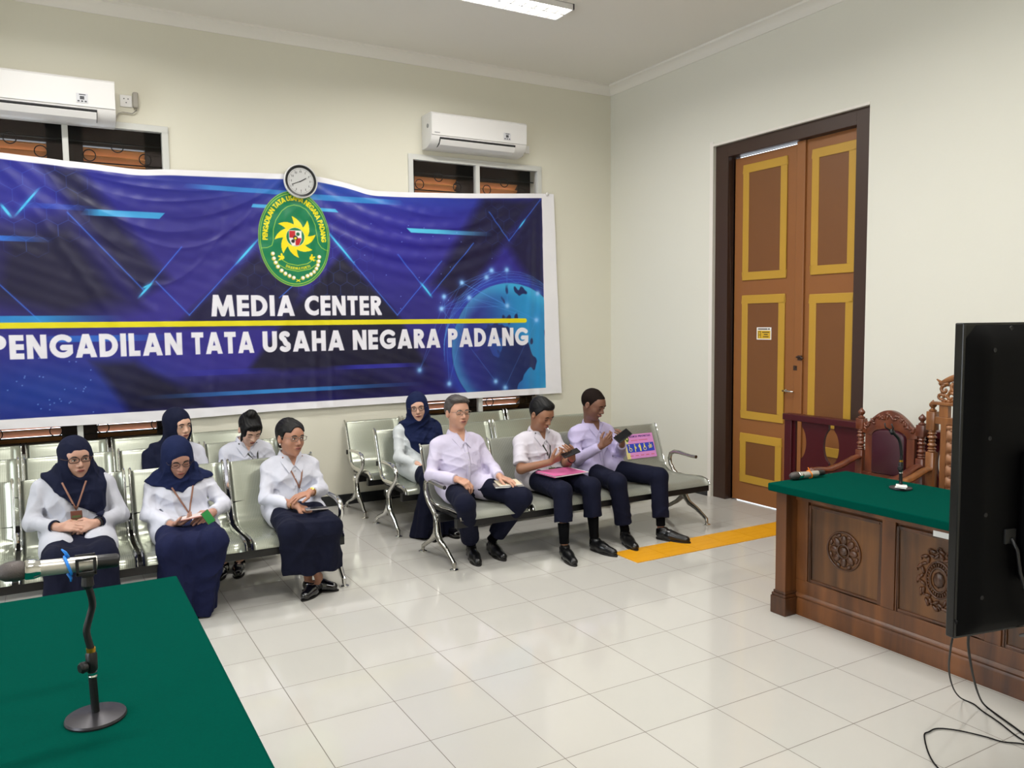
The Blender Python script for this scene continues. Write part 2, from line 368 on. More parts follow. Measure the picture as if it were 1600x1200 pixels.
b_ = MB(); b_.box((.070, -2.60, 1.36), (.082, -2.56, 1.40)); b_.tube([(.06, -2.555, 1.385), (.06, -2.60, 1.39), (.06, -2.625, 1.375)], .008, 8); b_.box((.076, -2.55, 1.27), (.095, -2.51, 1.31)); b_.lathe([(.012, 0), (.012, .02)], (.09, -2.53, 1.30), (-1, 0, 0), 10)
b_.build('bolt', M_dframe, rl)
sn = MB(); sn.box((.0935, -2.245, 1.530), (.0955-.003, -2.075, 1.640), mi=0)
sn.mi = 1; sn.box((.0918, -2.235, 1.538), (.0925, -2.085, 1.612)); sn.mi = 2
sn.box((.0912, -2.20, 1.620), (.0917, -2.09, 1.630)); sn.box((.0912, -2.23, 1.620), (.0917, -2.207, 1.630))
sn.box((.0912, -2.125, 1.545), (.0917, -2.12, 1.605)); sn.box((.0912, -2.100, 1.545), (.0917, -2.095, 1.605)); sn.box((.0912, -2.125, 1.60), (.0917, -2.095, 1.605)); sn.box((.0912, -2.125, 1.57), (.0917, -2.095, 1.574))
for z, a, b in ((1.592, -2.225, -2.14), (1.572, -2.205, -2.16), (1.552, -2.215, -2.15)): sn.box((.0912, a, z), (.0917, b, z+.008))
sn.build('notice_sticker', [M_paper, mat('sign_yellow', (214,172,40), .5), mat('sign_ink', (70,52,20), .6)], ll, recalc=True, label='small white and yellow notice on the left leaf')

# ceiling lights: louvred troffers
M_tube = mat('lit_tube', (255,255,255), .5, emit=(255,252,244), es=9.0)
M_louv = mat('mirror_louvre', (230,230,230), .22, .9)
def troffer(x, y, label):
    r = empty('ceiling_light', (x, y, CZ), label=label, cat='ceiling light', group='louvred ceiling lights')
    L, Wd = .62, .135
    h = MB(); z0 = CZ-.045
    h.box((x-L, y-Wd, z0), (x+L, y-Wd+.012, CZ)).box((x-L, y+Wd-.012, z0), (x+L, y+Wd, CZ)).box((x-L, y-Wd, z0), (x-L+.012, y+Wd, CZ)).box((x+L-.012, y-Wd, z0), (x+L, y+Wd, CZ)).box((x-L, y-Wd, CZ-.004), (x+L, y+Wd, CZ-.001))
    h.build('housing', M_white, r)
    for s in (-1, 1): MB().tube([(x-L+.02, y+s*.06, CZ-.022), (x+L-.02, y+s*.06, CZ-.022)], .013, 10).build('tube', M_tube, r, smooth=True)
    lv = MB()
    for i in range(1, 12):
        xx = x-L+i*2*L/12
        lv.prism([(-.004, .0), (.004, .0), (.0015, .03), (-.0015, .03)], lambda u, v, d: (xx+u, d, z0+v), y-Wd+.012, y+Wd-.012)
    lv.prism([(-.008, .0), (.008, .0), (.0015, .03), (-.0015, .03)], lambda u, v, d: (d, y+u, z0+v), x-L+.012, x+L-.012)
    lv.build('louvre', M_louv, r)
    a = D.lights.new('light', 'AREA'); a.shape = 'RECTANGLE'; a.size = 1.18; a.size_y = .24; a.energy = LAMP_POWER; a.color = (1, .98, .95); a.spread = math.radians(162)
    o = D.objects.new('lamp_light', a); COL.objects.link(o); o.location = (x, y, z0-.012); o.parent = r; o.matrix_parent_inverse = wm(r).inverted()
troffer(-2.31, -1.635, 'long louvred ceiling light above the seats, nearest the corner')
for x, y, t_ in ((-5.3, -1.635, 'above the left-hand seats'), (-2.31, -4.3, 'above the carved desk'), (-5.3, -4.3, 'above the green table'), (-2.31, -7.2, 'behind the television'), (-5.3, -7.2, 'above the photographer')):  # unseen fixtures, repeats of the visible one added to light the room
    troffer(x, y, 'louvred ceiling light '+t_+', unseen, added to light the room')

# ============================================================ banner
def make_banner():
    x0, x1 = -6.15, -.775; nx, nz = 1340, 530
    topx = [-6.15,-5.755,-5.36,-5.112,-4.8,-4.584,-4.205,-3.699,-3.50,-3.328,-3.036,-2.82,-2.46,-1.761,-.902,-.775]
    topz = [3.045,3.033,3.013,3.001,2.984,3.005,3.02,3.042,3.052,3.047,3.009,2.955,2.965,3.001,3.060,3.062]
    botx = [-6.15,-5.862,-4.669,-3.717,-2.4,-.776]; botz = [.93,.928,.916,.938,.940,.936]
    xs = np.linspace(x0, x1, nx); s = np.linspace(0, 1, nz)
    zt = np.interp(xs, topx, topz); zt = np.convolve(np.pad(zt, 20, 'edge'), np.ones(41)/41, 'valid'); zb = np.interp(xs, botx, botz)
    X = np.repeat(xs[None], nz, 0); Z = zb[None]+(zt-zb)[None]*s[:, None]
    X = X + ((Z-3.06)*-.038)*np.clip((X+1.2)/.42, 0, 1) - .08*np.clip((X+1.2)/.42, 0, 1)*0
    # cloth relief: swags between the fixing points, creases under the clock, ripples at the hems
    def g(v, c, w_): return np.exp(-((v-c)/w_)**2)
    sw = (X+4.55)/.95; zc = 2.62+.36*sw**2
    f = .004*np.sin((Z-zc)*2*PI/.17)*np.exp(-((Z-zc)/.45)**2)*np.exp(-(sw/1.25)**4)
    sw2 = (X+2.3)/1.2; zc2 = 2.45+.4*sw2**2
    f += .006*np.sin((Z-zc2)*2*PI/.15)*np.exp(-((Z-zc2)/.36)**2)*np.exp(-(sw2/1.0)**4)
    for zk, am, wd_, x0k, hw in ((2.90,.009,.020,-4.55,.95), (2.83,.008,.016,-4.5,.92), (2.74,.010,.024,-4.6,.98), (2.62,.009,.020,-4.5,.9), (2.50,.010,.026,-4.62,.95), (2.36,.008,.022,-4.55,.88), (2.22,.009,.028,-4.65,.85), (2.05,.006,.030,-4.7,.8), (2.88,.006,.020,-2.2,1.2), (2.76,.006,.024,-2.1,1.2), (2.62,.006,.028,-2.25,1.15), (2.46,.005,.03,-2.1,1.1), (2.28,.004,.03,-2.2,1.)):
        sk_ = (X-x0k)/hw; zz = zk+(3.0-zk)*np.abs(sk_)**1.9+.012*np.sin(X*4+zk*9); f += am*np.exp(-np.abs((Z-zz)/(wd_*(1+.5*np.abs(sk_))))**1.6)*np.clip(1.15-np.abs(sk_), 0, 1)*(.55+.45*np.sin(X*3.1+zk*17))
    for c, a, wd, k in ((-3.42, .010, .035, .05), (-3.30, .009, .03, .12), (-3.62, .006, .04, -.1), (-3.9, .006, .05, -.22), (-4.15, .005, .04, -.3), (-1.05, .008, .04, -.12), (-.95, .006, .03, -.05)):
        f += a*g(X, c-(3.0-Z)*k*-.25, wd)*np.clip((3.05-Z)/.5, .2, 1)
    f += .010*g(X+.6*(Z-2.2), -5.3, .05)*g(Z, 2.2, .5) + .008*g(X+.9*(Z-2.1), -5.0, .06)*g(Z, 2.1, .4)
    f += .003*np.sin(X*9+np.sin(Z*5))*np.sin(Z*7+X*2) + .0012*np.sin(X*31+Z*17)*np.sin(Z*41-X*9)
    Y = -.030-f-.012*(1-s[:, None])*np.ones_like(X)*.5
    # print
    C = np.zeros((nz, nx, 3)); C[:] = (238, 236, 240)
    def sm(a, b, v): t = np.clip((v-a)/(b-a), 0, 1); return t*t*(3-2*t)
    ztp = zt[None]-.048; inside = np.minimum(np.minimum(ztp-Z, Z-1.003), -.912-(Z-2)*.016*1-X)
    inP = np.clip(inside/.004+.5, 0, 1)[..., None]
    def noise(sc, sd):
        r = np.random.RandomState(sd); v = np.zeros_like(X)
        for i in range(9):
            a = r.uniform(0, 2*PI); k = sc*r.uniform(.5, 1.8); v += np.sin((X*math.cos(a)+Z*math.sin(a))*k+r.uniform(0, 6.28))
        return v/4.
    P = np.zeros_like(C); t = sm(-6, -1, X)
    P[:] = (38, 32, 118)
    def mixc(al, c): P[:] = P*(1-al[..., None])+np.array(c, float)*al[..., None]
    n1 = noise(2.4, 1)
    mixc(np.clip(.5+.5*n1, 0, 1)*.55, (58, 44, 150)); mixc(np.clip(noise(1.8, 5), 0, 1)*.6, (26, 34, 150))
    mixc(g(X, -5.6, .9)*g(Z, 1.2, .3)*.8, (24, 60, 150)); mixc(g(X, -3.1, 1.3)*g(Z, 2.95, .14)*.75, (30, 84, 176)); mixc(g(X, -2.6, .6)*g(Z, 2.5, .5)*.5, (38, 30, 160))
    def poly(pts, c, a=1., soft=.03):
        ar_ = sum(a_[0]*b_[1]-b_[0]*a_[1] for a_, b_ in zip(pts, pts[1:]+pts[:1])); pts = pts if ar_ > 0 else pts[::-1]; d = np.full_like(X, -9.)
        for (ax, az), (bx, bz) in zip(pts, pts[1:]+pts[:1]):
            l = math.hypot(bx-ax, bz-az); d = np.maximum(d, ((X-ax)*(bz-az)-(Z-az)*(bx-ax))/l)
        mixc(np.clip(.5-d/soft, 0, 1)*a, c)
    ink = (14, 12, 40)
    poly([(-5.48,2.96),(-5.25,2.96),(-4.62,2.10),(-4.85,1.95)][::1], ink, .75, .12)
    poly([(-5.8,2.44),(-5.3,2.56),(-4.9,1.9),(-5.4,1.75),(-5.9,1.9)], ink, .85, .25)
    poly([(-5.2,1.42),(-4.9,1.42),(-4.3,1.0),(-4.95,1.0)], ink, .8, .08)
    poly([(-4.9,1.25),(-3.0,1.30),(-2.4,1.0),(-4.9,1.0)], ink, .6, .15)
    poly([(-3.12,2.35),(-2.58,1.80),(-2.3,1.3),(-4.0,1.3),(-3.62,1.80)], ink, .92, .06)
    poly([(-3.95,2.40),(-3.5,2.0),(-3.6,1.7),(-4.6,1.7),(-4.42,1.86)], ink, .75, .08)
    poly([(-1.62,2.98),(-1.0,2.98),(-1.9,1.9),(-2.2,2.1)], ink, .8, .12)
    poly([(-1.0,2.98),(-.9,2.98),(-.9,1.9),(-1.35,2.5)], ink, .75, .12)
    poly([(-2.9,1.6),(-2.3,1.5),(-2.0,1.0),(-3.1,1.0)], ink, .5, .3)
    def seg(a, b, wd, c, al=1., fade=None):
        ax, az = a; bx, bz = b; l2 = (bx-ax)**2+(bz-az)**2
        t = np.clip(((X-ax)*(bx-ax)+(Z-az)*(bz-az))/l2, 0, 1); d = np.hypot(X-ax-t*(bx-ax), Z-az-t*(bz-az))
        m = np.clip((wd-d)/.004+.5, 0, 1) + .45*np.exp(-(d/(wd*3.2))**2)
        if fade == 'a': m = m*t
        if fade == 'b': m = m*(1-t)
        if fade == 'ab': m = m*np.sin(t*PI)
        mixc(np.clip(m*al, 0, 1), c)
    cy = (70, 190, 235); bl = (60, 120, 235)
    # fine hexagon mesh
    def hexes(cx, cz, R, n, al):
        for i in range(-n, n+1):
            for j in range(-n, n+1):
                hx = cx+(i+j*.5)*R*1.732; hz = cz+j*R*1.5
                if math.hypot(hx-cx, hz-cz) > n*R*1.6: continue
                pts = [(hx+R*math.cos(math.radians(60*k+30)), hz+R*math.sin(math.radians(60*k+30))) for k in range(7)]
                sel = (np.abs(xs-hx) < R*1.2); ix = np.where(sel)[0]
                if len(ix) < 2: continue
                a, b = ix[0], ix[-1]+1
                d = np.full((nz, b-a), 9.); Xs, Zs = X[:, a:b], Z[:, a:b]
                for (p, q), (r_, s_) in zip(pts[:-1], pts[1:]):
                    t = np.clip(((Xs-p)*(r_-p)+(Zs-q)*(s_-q))/(R*R), 0, 1); d = np.minimum(d, np.hypot(Xs-p-t*(r_-p), Zs-q-t*(s_-q)))
                m = (np.clip(.6-d/.005, 0, 1)*al)[..., None]; P[:, a:b] = P[:, a:b]*(1-m)+np.array((70, 120, 220.))*m
    hexes(-5.62, 2.72, .085, 3, .42); hexes(-1.46, 2.70, .08, 2, .35); hexes(-3.2, 2.25, .075, 3, .4); hexes(-3.85, 2.2, .07, 2, .25)
    for pts in ([(-5.33,2.61),(-4.8,2.0)], [(-4.8,2.0),(-4.50,2.37)], [(-4.71,2.08),(-4.46,1.8)], [(-4.46,1.8),(-3.84,2.49)], [(-5.81,2.04),(-5.55,1.75)], [(-3.30,2.62),(-2.58,1.79)], [(-2.58,1.79),(-2.1,2.32)], [(-2.56,2.37),(-2.23,1.98)], [(-2.23,1.98),(-1.74,2.51)], [(-1.56,2.83),(-1.33,2.55)], [(-1.33,2.55),(-.94,3.0)], [(-3.7,1.95),(-3.3,2.3)]):
        seg(pts[0], pts[1], .003, bl, .55)
    for a, b, wd in (((-4.86,1.93),(-4.72,2.09),.007), ((-4.82,2.02),(-4.74,2.06),.006), ((-4.08,2.22),(-3.86,2.47),.008), ((-5.78,2.66),(-5.7,2.54),.009), ((-5.7,2.54),(-5.5,2.80),.007), ((-3.26,2.58),(-2.98,2.25),.008), ((-2.34,2.12),(-2.2,1.95),.008), ((-1.22,2.67),(-1.12,2.79),.005)): seg(a, b, wd, cy, .85, 'ab')
    def para(x0_, x1_, z0_, z1_, sk, c, al=1., fl=0., fr=0.):
        u_ = (X-x0_)/(x1_-x0_); m = np.clip(np.minimum(Z-z0_, z1_-Z)/.004+.5, 0, 1)*np.clip((X-x0_-sk*(Z-z0_))/.005, 0, 1)*np.clip((x1_+sk*(Z-z0_)-X)/.005, 0, 1)
        if fl: m = m*np.clip(u_/fl, 0, 1)
        if fr: m = m*np.clip((1-u_)/fr, 0, 1)
        mixc(m*al, c)
    para(-5.25, -4.66, 2.595, 2.645, .9, (60, 160, 214), .95, .25, 0); para(-4.48, -3.55, 2.86, 2.90, .9, (54, 140, 210), .8, .25); para(-3.45, -2.46, 2.835, 2.885, -1.2, (54, 150, 214), .8, 0, .3)
    para(-3.92, -3.74, 2.735, 2.765, .5, cy, .8); para(-3.30, -3.13, 2.735, 2.765, -1., cy, .85); para(-2.42, -1.5, 2.585, 2.625, -1.2, (90, 205, 240), .98, 0, .7)
    para(-6.1, -5.42, 2.37, 2.41, .5, (40, 120, 225), .9, 0, .6); para(-6.1, -4.95, 1.745, 1.80, 1.5, (44, 150, 215), .85, .2, .5); para(-5.55, -4.5, 1.59, 1.64, .8, (40, 110, 205), .8, .12, .6)
    para(-4.9, -2.3, 1.10, 1.135, .5, (50, 150, 225), .85, .4, .5); para(-3.3, -2.3, 1.285, 1.325, .3, (46, 46, 170), .8, .3, .3); para(-4.7, -3.7, 1.28, 1.33, .5, (44, 44, 160), .6, .3, .3)
    para(-5.7, -5.1, 2.63, 2.67, .4, (40, 90, 200), .5, .4, .4)
    # globe
    gx, gz, gr = -1.33, 1.44, .68; d = np.hypot(X-gx, Z-gz)/gr
    lit = np.clip(1.02-d, 0, 1); mixc(np.clip((1.0-d)/.02, 0, 1)*(.12+.88*sm(-1.75, -1.05, X+.25*(Z-1.5))), (36, 140, 200))
    mixc(np.clip((1-d)/.02, 0, 1)*sm(.75, 1., d)*.5, (80, 200, 235))
    ln = noise(7.0, 11)+.7*noise(17., 12)+.3*noise(45., 13)-.5*(Z-1.6); land = np.clip((ln-.0)/.10, 0, 1)*np.clip((.98-d)/.03, 0, 1)*sm(-2.0, -1.2, X+.25*(Z-1.4)); mixc(land*.92, (22, 30, 84))
    mixc(np.exp(-((d-1.0)/.12)**2)*np.clip((d-1)/.02+.5, 0, 1)*.45, (40, 90, 220))
    dots = [(-1.88,2.11),(-1.54,2.24),(-1.36,2.25),(-1.6,2.17),(-1.8,1.96),(-2.08,1.97),(-2.11,1.85),(-2.36,1.25),(-2.04,1.1),(-1.51,1.1),(-1.4,1.03),(-.99,2.01),(-1.01,1.73),(-1.36,1.88)]
    rr = random.Random(3)
    for i, a in enumerate(dots):
        for b in dots[i+1:]:
            if math.hypot(a[0]-b[0], a[1]-b[1]) < 1.0 and rr.random() < .5: seg(a, b, .0016, (90, 160, 240), .3)
    for k in range(5):
        an = [math.radians(v) for v in range(20+k*8, 200-k*4, 12)]; R1 = gr*(1.12+.03*k); pts = [(gx+.02*k+R1*math.cos(v), gz+R1*math.sin(v)*(1.05-.06*k)) for v in an]
        for a, b in zip(pts[:-1], pts[1:]): seg(a, b, .0018, (90, 170, 240), .3)
    for dx, dz in dots:
        dd = np.hypot(X-dx, Z-dz); mixc(np.clip(np.exp(-(dd/.022)**2)*1.2, 0, 1), (170, 215, 250)); mixc(np.exp(-(dd/.05)**2)*.4, (90, 160, 240))
    rs = np.random.RandomState(4)
    for _ in range(60):
        dx, dz = (rs.uniform(-6, -5.2), rs.uniform(1.02, 1.5)) if _ < 35 else (rs.uniform(-3.1, -1.5), rs.uniform(1.8, 2.7))
        ix = np.searchsorted(xs, dx); a, b = max(ix-6, 0), ix+6
        m = (np.exp(-(((X[:, a:b]-dx)**2+(Z[:, a:b]-dz)**2)/.0045**2))*.8)[..., None]; P[:, a:b] = P[:, a:b]*(1-m)+np.array((150, 190, 250.))*m
    # yellow bar
    bx = np.clip(X, -6.2, -1.15); mixc(np.clip((.023-np.hypot(X-bx, Z-1.7255))/.004+.5, 0, 1), (226, 214, 20))
    # lettering
    def letters(txt, xa, xb, z0_, h, e, c, tilt=0.):
        L, tw = layout(txt, e, .10); sx = (xb-xa)/tw
        for x0_, wd, stx in L:
            ga, gb = xa+x0_*sx, xa+(x0_+wd)*sx; i0, i1 = np.searchsorted(xs, ga-.01), np.searchsorted(xs, gb+.01); zz0 = z0_+tilt*(ga-xa)
            U = (X[:, i0:i1]-ga)/sx; V = (Z[:, i0:i1]-zz0)/h; dm = np.full_like(U, 9.)
            for pl in stx:
                for (ax, az), (bx_, bz_) in zip(pl[:-1], pl[1:]):
                    l2 = (bx_-ax)**2+(bz_-az)**2+1e-12; t = np.clip(((U-ax)*(bx_-ax)+(V-az)*(bz_-az))/l2, 0, 1); dm = np.minimum(dm, np.hypot(U-ax-t*(bx_-ax), V-az-t*(bz_-az)))
            dm = np.maximum(dm-e, np.maximum(np.maximum(-U, U-wd), np.maximum(-V, V-1)))
            m = np.clip(.5-dm*h/.004, 0, 1)[..., None]; P[:, i0:i1] = P[:, i0:i1]*(1-m)+np.array(c, float)*m
    wt = (232, 230, 238)
    letters('MEDIA', -4.285, -3.565, 1.787, .185, .115, wt); letters('CENTER', -3.475, -2.737, 1.79, .182, .115, wt)
    for txt, a, b in (('PENGADILAN', -5.895, -4.527), ('TATA', -4.452, -3.934), ('USAHA', -3.860, -3.115), ('NEGARA', -3.032, -2.128), ('PADANG', -2.046, -1.113)): letters(txt, a, b, 1.465, .188, .12, wt)
    # emblem
    ex, ez, ew, eh = -3.545, 2.476, .322, .424; U = (X-ex)/ew; V = (Z-ez)/eh; i0, i1 = np.searchsorted(xs, ex-ew-.02), np.searchsorted(xs, ex+ew+.02)
    Ue, Ve = U[:, i0:i1], V[:, i0:i1]; Xe, Ze = Ue*ew, Ve*eh; E_ = P[:, i0:i1]
    def em(d, c, al=1.): m = (np.clip(.5-d/.004, 0, 1)*al)[..., None]; E_[:] = E_*(1-m)+np.array(c, float)*m
    rho = np.hypot(Ue, Ve); ed = (rho-1)*ew
    gre = (0, 120, 76); yl = (246, 222, 20)
    em(ed, (150, 190, 60)); em(ed+.006, gre); em(np.abs(ed+.017)-.0028, (170, 200, 60))
    def curve(pts, wd, c):
        dm = np.full_like(Xe, 9.)
        for (a, b), (a2, b2) in zip(pts[:-1], pts[1:]):
            l2 = (a2-a)**2+(b2-b)**2; t = np.clip(((Xe-a)*(a2-a)+(Ze-b)*(b2-b))/l2, 0, 1); dm = np.minimum(dm, np.hypot(Xe-a-t*(a2-a), Ze-b-t*(b2-b)))
        em(dm-wd, c)
    q = lambda x, y: ((x-405)/314*ew, (700-y)/425*eh)
    curve([q(*p) for p in ((120,790),(165,785),(205,765),(218,720),(222,620),(245,540),(300,455),(350,415),(405,397),(460,405),(510,430),(560,500),(592,570),(603,660),(612,725),(640,770),(670,788),(700,795))], .0026, (160, 200, 70))
    cx, cz = q(410, 682)
    a_ = np.arctan2(Ze-cz, Xe-cx); r_ = np.hypot(Xe-cx, Ze-cz); ph = (a_/(2*PI)*8-.12-(r_-.11)*7.5) % 1.0
    fl = .112+.075*np.where(ph < .5, ph/.5, (1-ph)/.5)**1.2
    em(r_-fl, yl); em(r_-.083, gre); em(np.abs(r_-.083)-.0016, (240,235,200))
    sx_, sz_ = Xe-q(410,690)[0], Ze-q(410,690)[1]
    shd = np.maximum(np.abs(sx_)-.054*np.clip(1-((-sz_-.01)/.075), .0, 1)**.5, np.maximum(sz_-.062, -sz_-.066))
    em(shd-.004, (236, 230, 226)); em(np.maximum(shd, np.maximum(sx_, -sz_)), (190, 26, 34)); em(np.maximum(shd, np.maximum(-sx_, sz_)), (190, 26, 34)); em(np.maximum(shd, np.maximum(-sx_, -sz_)+.012), (236, 236, 232))
    em(np.hypot(sx_-.024, sz_-.034)-.016, (10, 90, 50)); em(np.hypot(sx_+.022, sz_+.03)-.016, (40, 36, 36)); em(np.hypot(sx_, sz_)-.021, (30, 28, 28)); em(np.hypot(sx_, sz_+.004)-.011, yl)
    curve([q(*p) for p in ((275,912),(330,945),(425,962),(520,942),(570,905))], .029, (170, 200, 60)); curve([q(*p) for p in ((275,912),(330,945),(425,962),(520,942),(570,905))], .0225, gre)
    for px, py, s_ in ((290, 868, 1), (545, 868, -1)):
        for an in (100, 160, 220): 
            a0 = q(px, py); aa = math.radians(an if s_ > 0 else 180-an); curve([(a0[0]-.012*math.cos(aa), a0[1]-.012*math.sin(aa)), (a0[0]+.03*math.cos(aa), a0[1]+.03*math.sin(aa))], .008, yl)
    for pts in (((210,838),(218,880),(232,916),(250,952),(280,986),(312,1012),(348,1032),(385,1048)), ((616,855),(610,895),(602,930),(588,962),(565,992),(536,1014),(505,1030),(466,1048))):
        for p in pts: a, b = q(*p); em(np.hypot(Xe-a, Ze-b)-.0185, (214, 190, 70)); em(np.hypot(Xe-a-.003, Ze-b-.004)-.0135, (240, 240, 232))
    curve([q(410,1080), q(440,1062)], .004, yl); curve([q(412,1062), q(440,1080)], .004, yl)
    def ring_text(txt, e, h, posf, c):
        L, tw = layout(txt, e, .16)
        for x0_, wd, stx in L:
            (px, pz), ang = posf((x0_+wd/2)/tw); ca, sa = math.cos(ang), math.sin(ang)
            lu = ((Xe-px)*ca+(Ze-pz)*sa)/h+wd/2; lv = (-(Xe-px)*sa+(Ze-pz)*ca)/h+.5; dm = np.full_like(lu, 9.)
            for pl in stx:
                for (ax, az), (bx_, bz_) in zip(pl[:-1], pl[1:]):
                    l2 = (bx_-ax)**2+(bz_-az)**2+1e-12; t = np.clip(((lu-ax)*(bx_-ax)+(lv-az)*(bz_-az))/l2, 0, 1); dm = np.minimum(dm, np.hypot(lu-ax-t*(bx_-ax), lv-az-t*(bz_-az)))
            dm = np.maximum(dm-e, np.maximum(np.maximum(-lu, lu-wd), np.maximum(-lv, lv-1))); em(dm*h, c)
    low = {}
    def top_pos(t):
        rx, rz = ew*.815, eh*.845
        if 'tab' not in low: a_s = np.linspace(math.radians(183), math.radians(-3), 400); dl = np.hypot(rx*np.diff(np.cos(a_s)), rz*np.diff(np.sin(a_s))); low['tab'] = (a_s, np.concatenate([[0], np.cumsum(dl)])/dl.sum())
        th = float(np.interp(t, low['tab'][1], low['tab'][0])); p = (rx*math.cos(th), rz*math.sin(th)+.004); tx, tz = rx*math.sin(th), -rz*math.cos(th); return p, math.atan2(tz, tx)
    ring_text('PENGADILAN TATA USAHA NEGARA PADANG', .11, .046, top_pos, yl)
    def low_pos(t):
        x = 320+t*210; y = 940+22*(1-((x-425)/105)**2); return q(x, y), -.0+.35*((x-425)/105)
    ring_text('DHARMAYUKTI', .11, .024, low_pos, yl)
    P[:, i0:i1] = E_
    C = C*(1-inP)+P*inP
    v = np.stack([X, Y, Z], -1).reshape(-1, 3); idx = np.arange(nz*nx).reshape(nz, nx)
    fq = np.stack([idx[:-1, :-1], idx[:-1, 1:], idx[1:, 1:], idx[1:, :-1]], -1).reshape(-1, 4)
    me = np_mesh('banner', v, fq)
    ca = me.color_attributes.new('print', 'BYTE_COLOR', 'POINT'); rgba = np.ones((nz*nx, 4), np.float32); rgba[:, :3] = np.clip(C.reshape(-1, 3)/255, 0, 1); ca.data.foreach_set('color_srgb', rgba.ravel())
    m = D.materials.new('printed_vinyl'); m.use_nodes = True; nt = m.node_tree; b = nt.nodes['Principled BSDF']; a = nt.nodes.new('ShaderNodeVertexColor'); a.layer_name = 'print'
    nt.links.new(a.outputs['Color'], b.inputs['Base Color']); b.inputs['Roughness'].default_value = .34; b.inputs['Specular IOR Level'].default_value = .5
    me.materials.append(m)
    o = link('banner', me); tag(o, 'wide blue printed banner with white lettering and a green oval emblem', 'banner')
def np_mesh(name, v, fq, smooth=True):
    me = D.meshes.new(name); nv, nf = len(v), len(fq)
    me.vertices.add(nv); me.vertices.foreach_set('co', np.ascontiguousarray(v, np.float32).ravel())
    me.loops.add(nf*4); me.loops.foreach_set('vertex_index', np.ascontiguousarray(fq, np.int32).ravel())
    me.polygons.add(nf); me.polygons.foreach_set('loop_start', np.arange(0, nf*4, 4, dtype=np.int32)); 
    try: me.polygons.foreach_set('loop_total', np.full(nf, 4, np.int32))
    except Exception: pass
    me.polygons.foreach_set('use_smooth', np.full(nf, smooth)); me.update(calc_edges=True); me.validate(); return me
make_banner()
print('banner', time.time()-T0)
# pin holding the banner's upper right corner, and the wall clock
pn = MB(); pn.lathe([(.004, 0), (.004, .03), (.016, .032), (.018, .040), (.012, .046)], (-.862, .0, 3.055), (0, -1, 0), 14)
tag(pn.build('banner_pin', M_white, None, smooth=True), 'small round white pin at the banner\'s upper right corner', 'pin')
ck = empty('wall_clock', (-3.485, -.05, 2.985), label='round wall clock with a white rim over the banner\'s top edge', cat='clock')
cx, cz = -3.487, 2.985
MB().lathe([(.10, 0), (.148, .0), (.152, .012), (.150, .030), (.143, .036), (.139, .030), (.138, .02), (.0, .02)], (cx, -.05, cz), (0, -1, 0), 48).build('rim', M_white, ck, smooth='auto')
MB().lathe([(.0, .0), (.1385, .0), (.1385, .012), (.118, .006), (.0, .006)], (cx, -.066, cz), (0, -1, 0), 48).build('bezel', mat('clock_black', (26,26,28), .3), ck, smooth='auto')
MB().lathe([(.0, .0), (.117, .0), (.117, .003), (.0, .003)], (cx, -.0705, cz), (0, -1, 0), 48).build('dial', mat('clock_dial', (196,196,194), .5), ck)
tk = MB()
for i in range(60):
    a = 2*PI*i/60; l = .016 if i % 5 == 0 else .006; M = Matrix.Translation((cx, -.0745, cz)) @ Matrix.Rotation(a, 4, 'Y'); tk.box((-.0012, 0, .110-l), (.0012, .001, .112), M)
for i in range(12):
    a = 2*PI*i/12; M = Matrix.Translation((cx+.083*math.sin(a), -.0745, cz+.083*math.cos(a)))
    for dx in ((-.006, .006) if i in (10, 11, 0) else (0,)): tk.box((dx-.0022, 0, -.009), (dx+.0022, .001, .009), M)
tk.build('hour_marks', mat('clock_ink', (60,60,62), .5), ck)
hd = MB()
for a, l, wd in ((60, .055, .0035), (248, .088, .0026)): hd.box((-wd, -.001, -.015), (wd, .001, l), Matrix.Translation((cx, -.077, cz)) @ Matrix.Rotation(math.radians(a), 4, 'Y'))
hd.build('hands', M_black, ck)

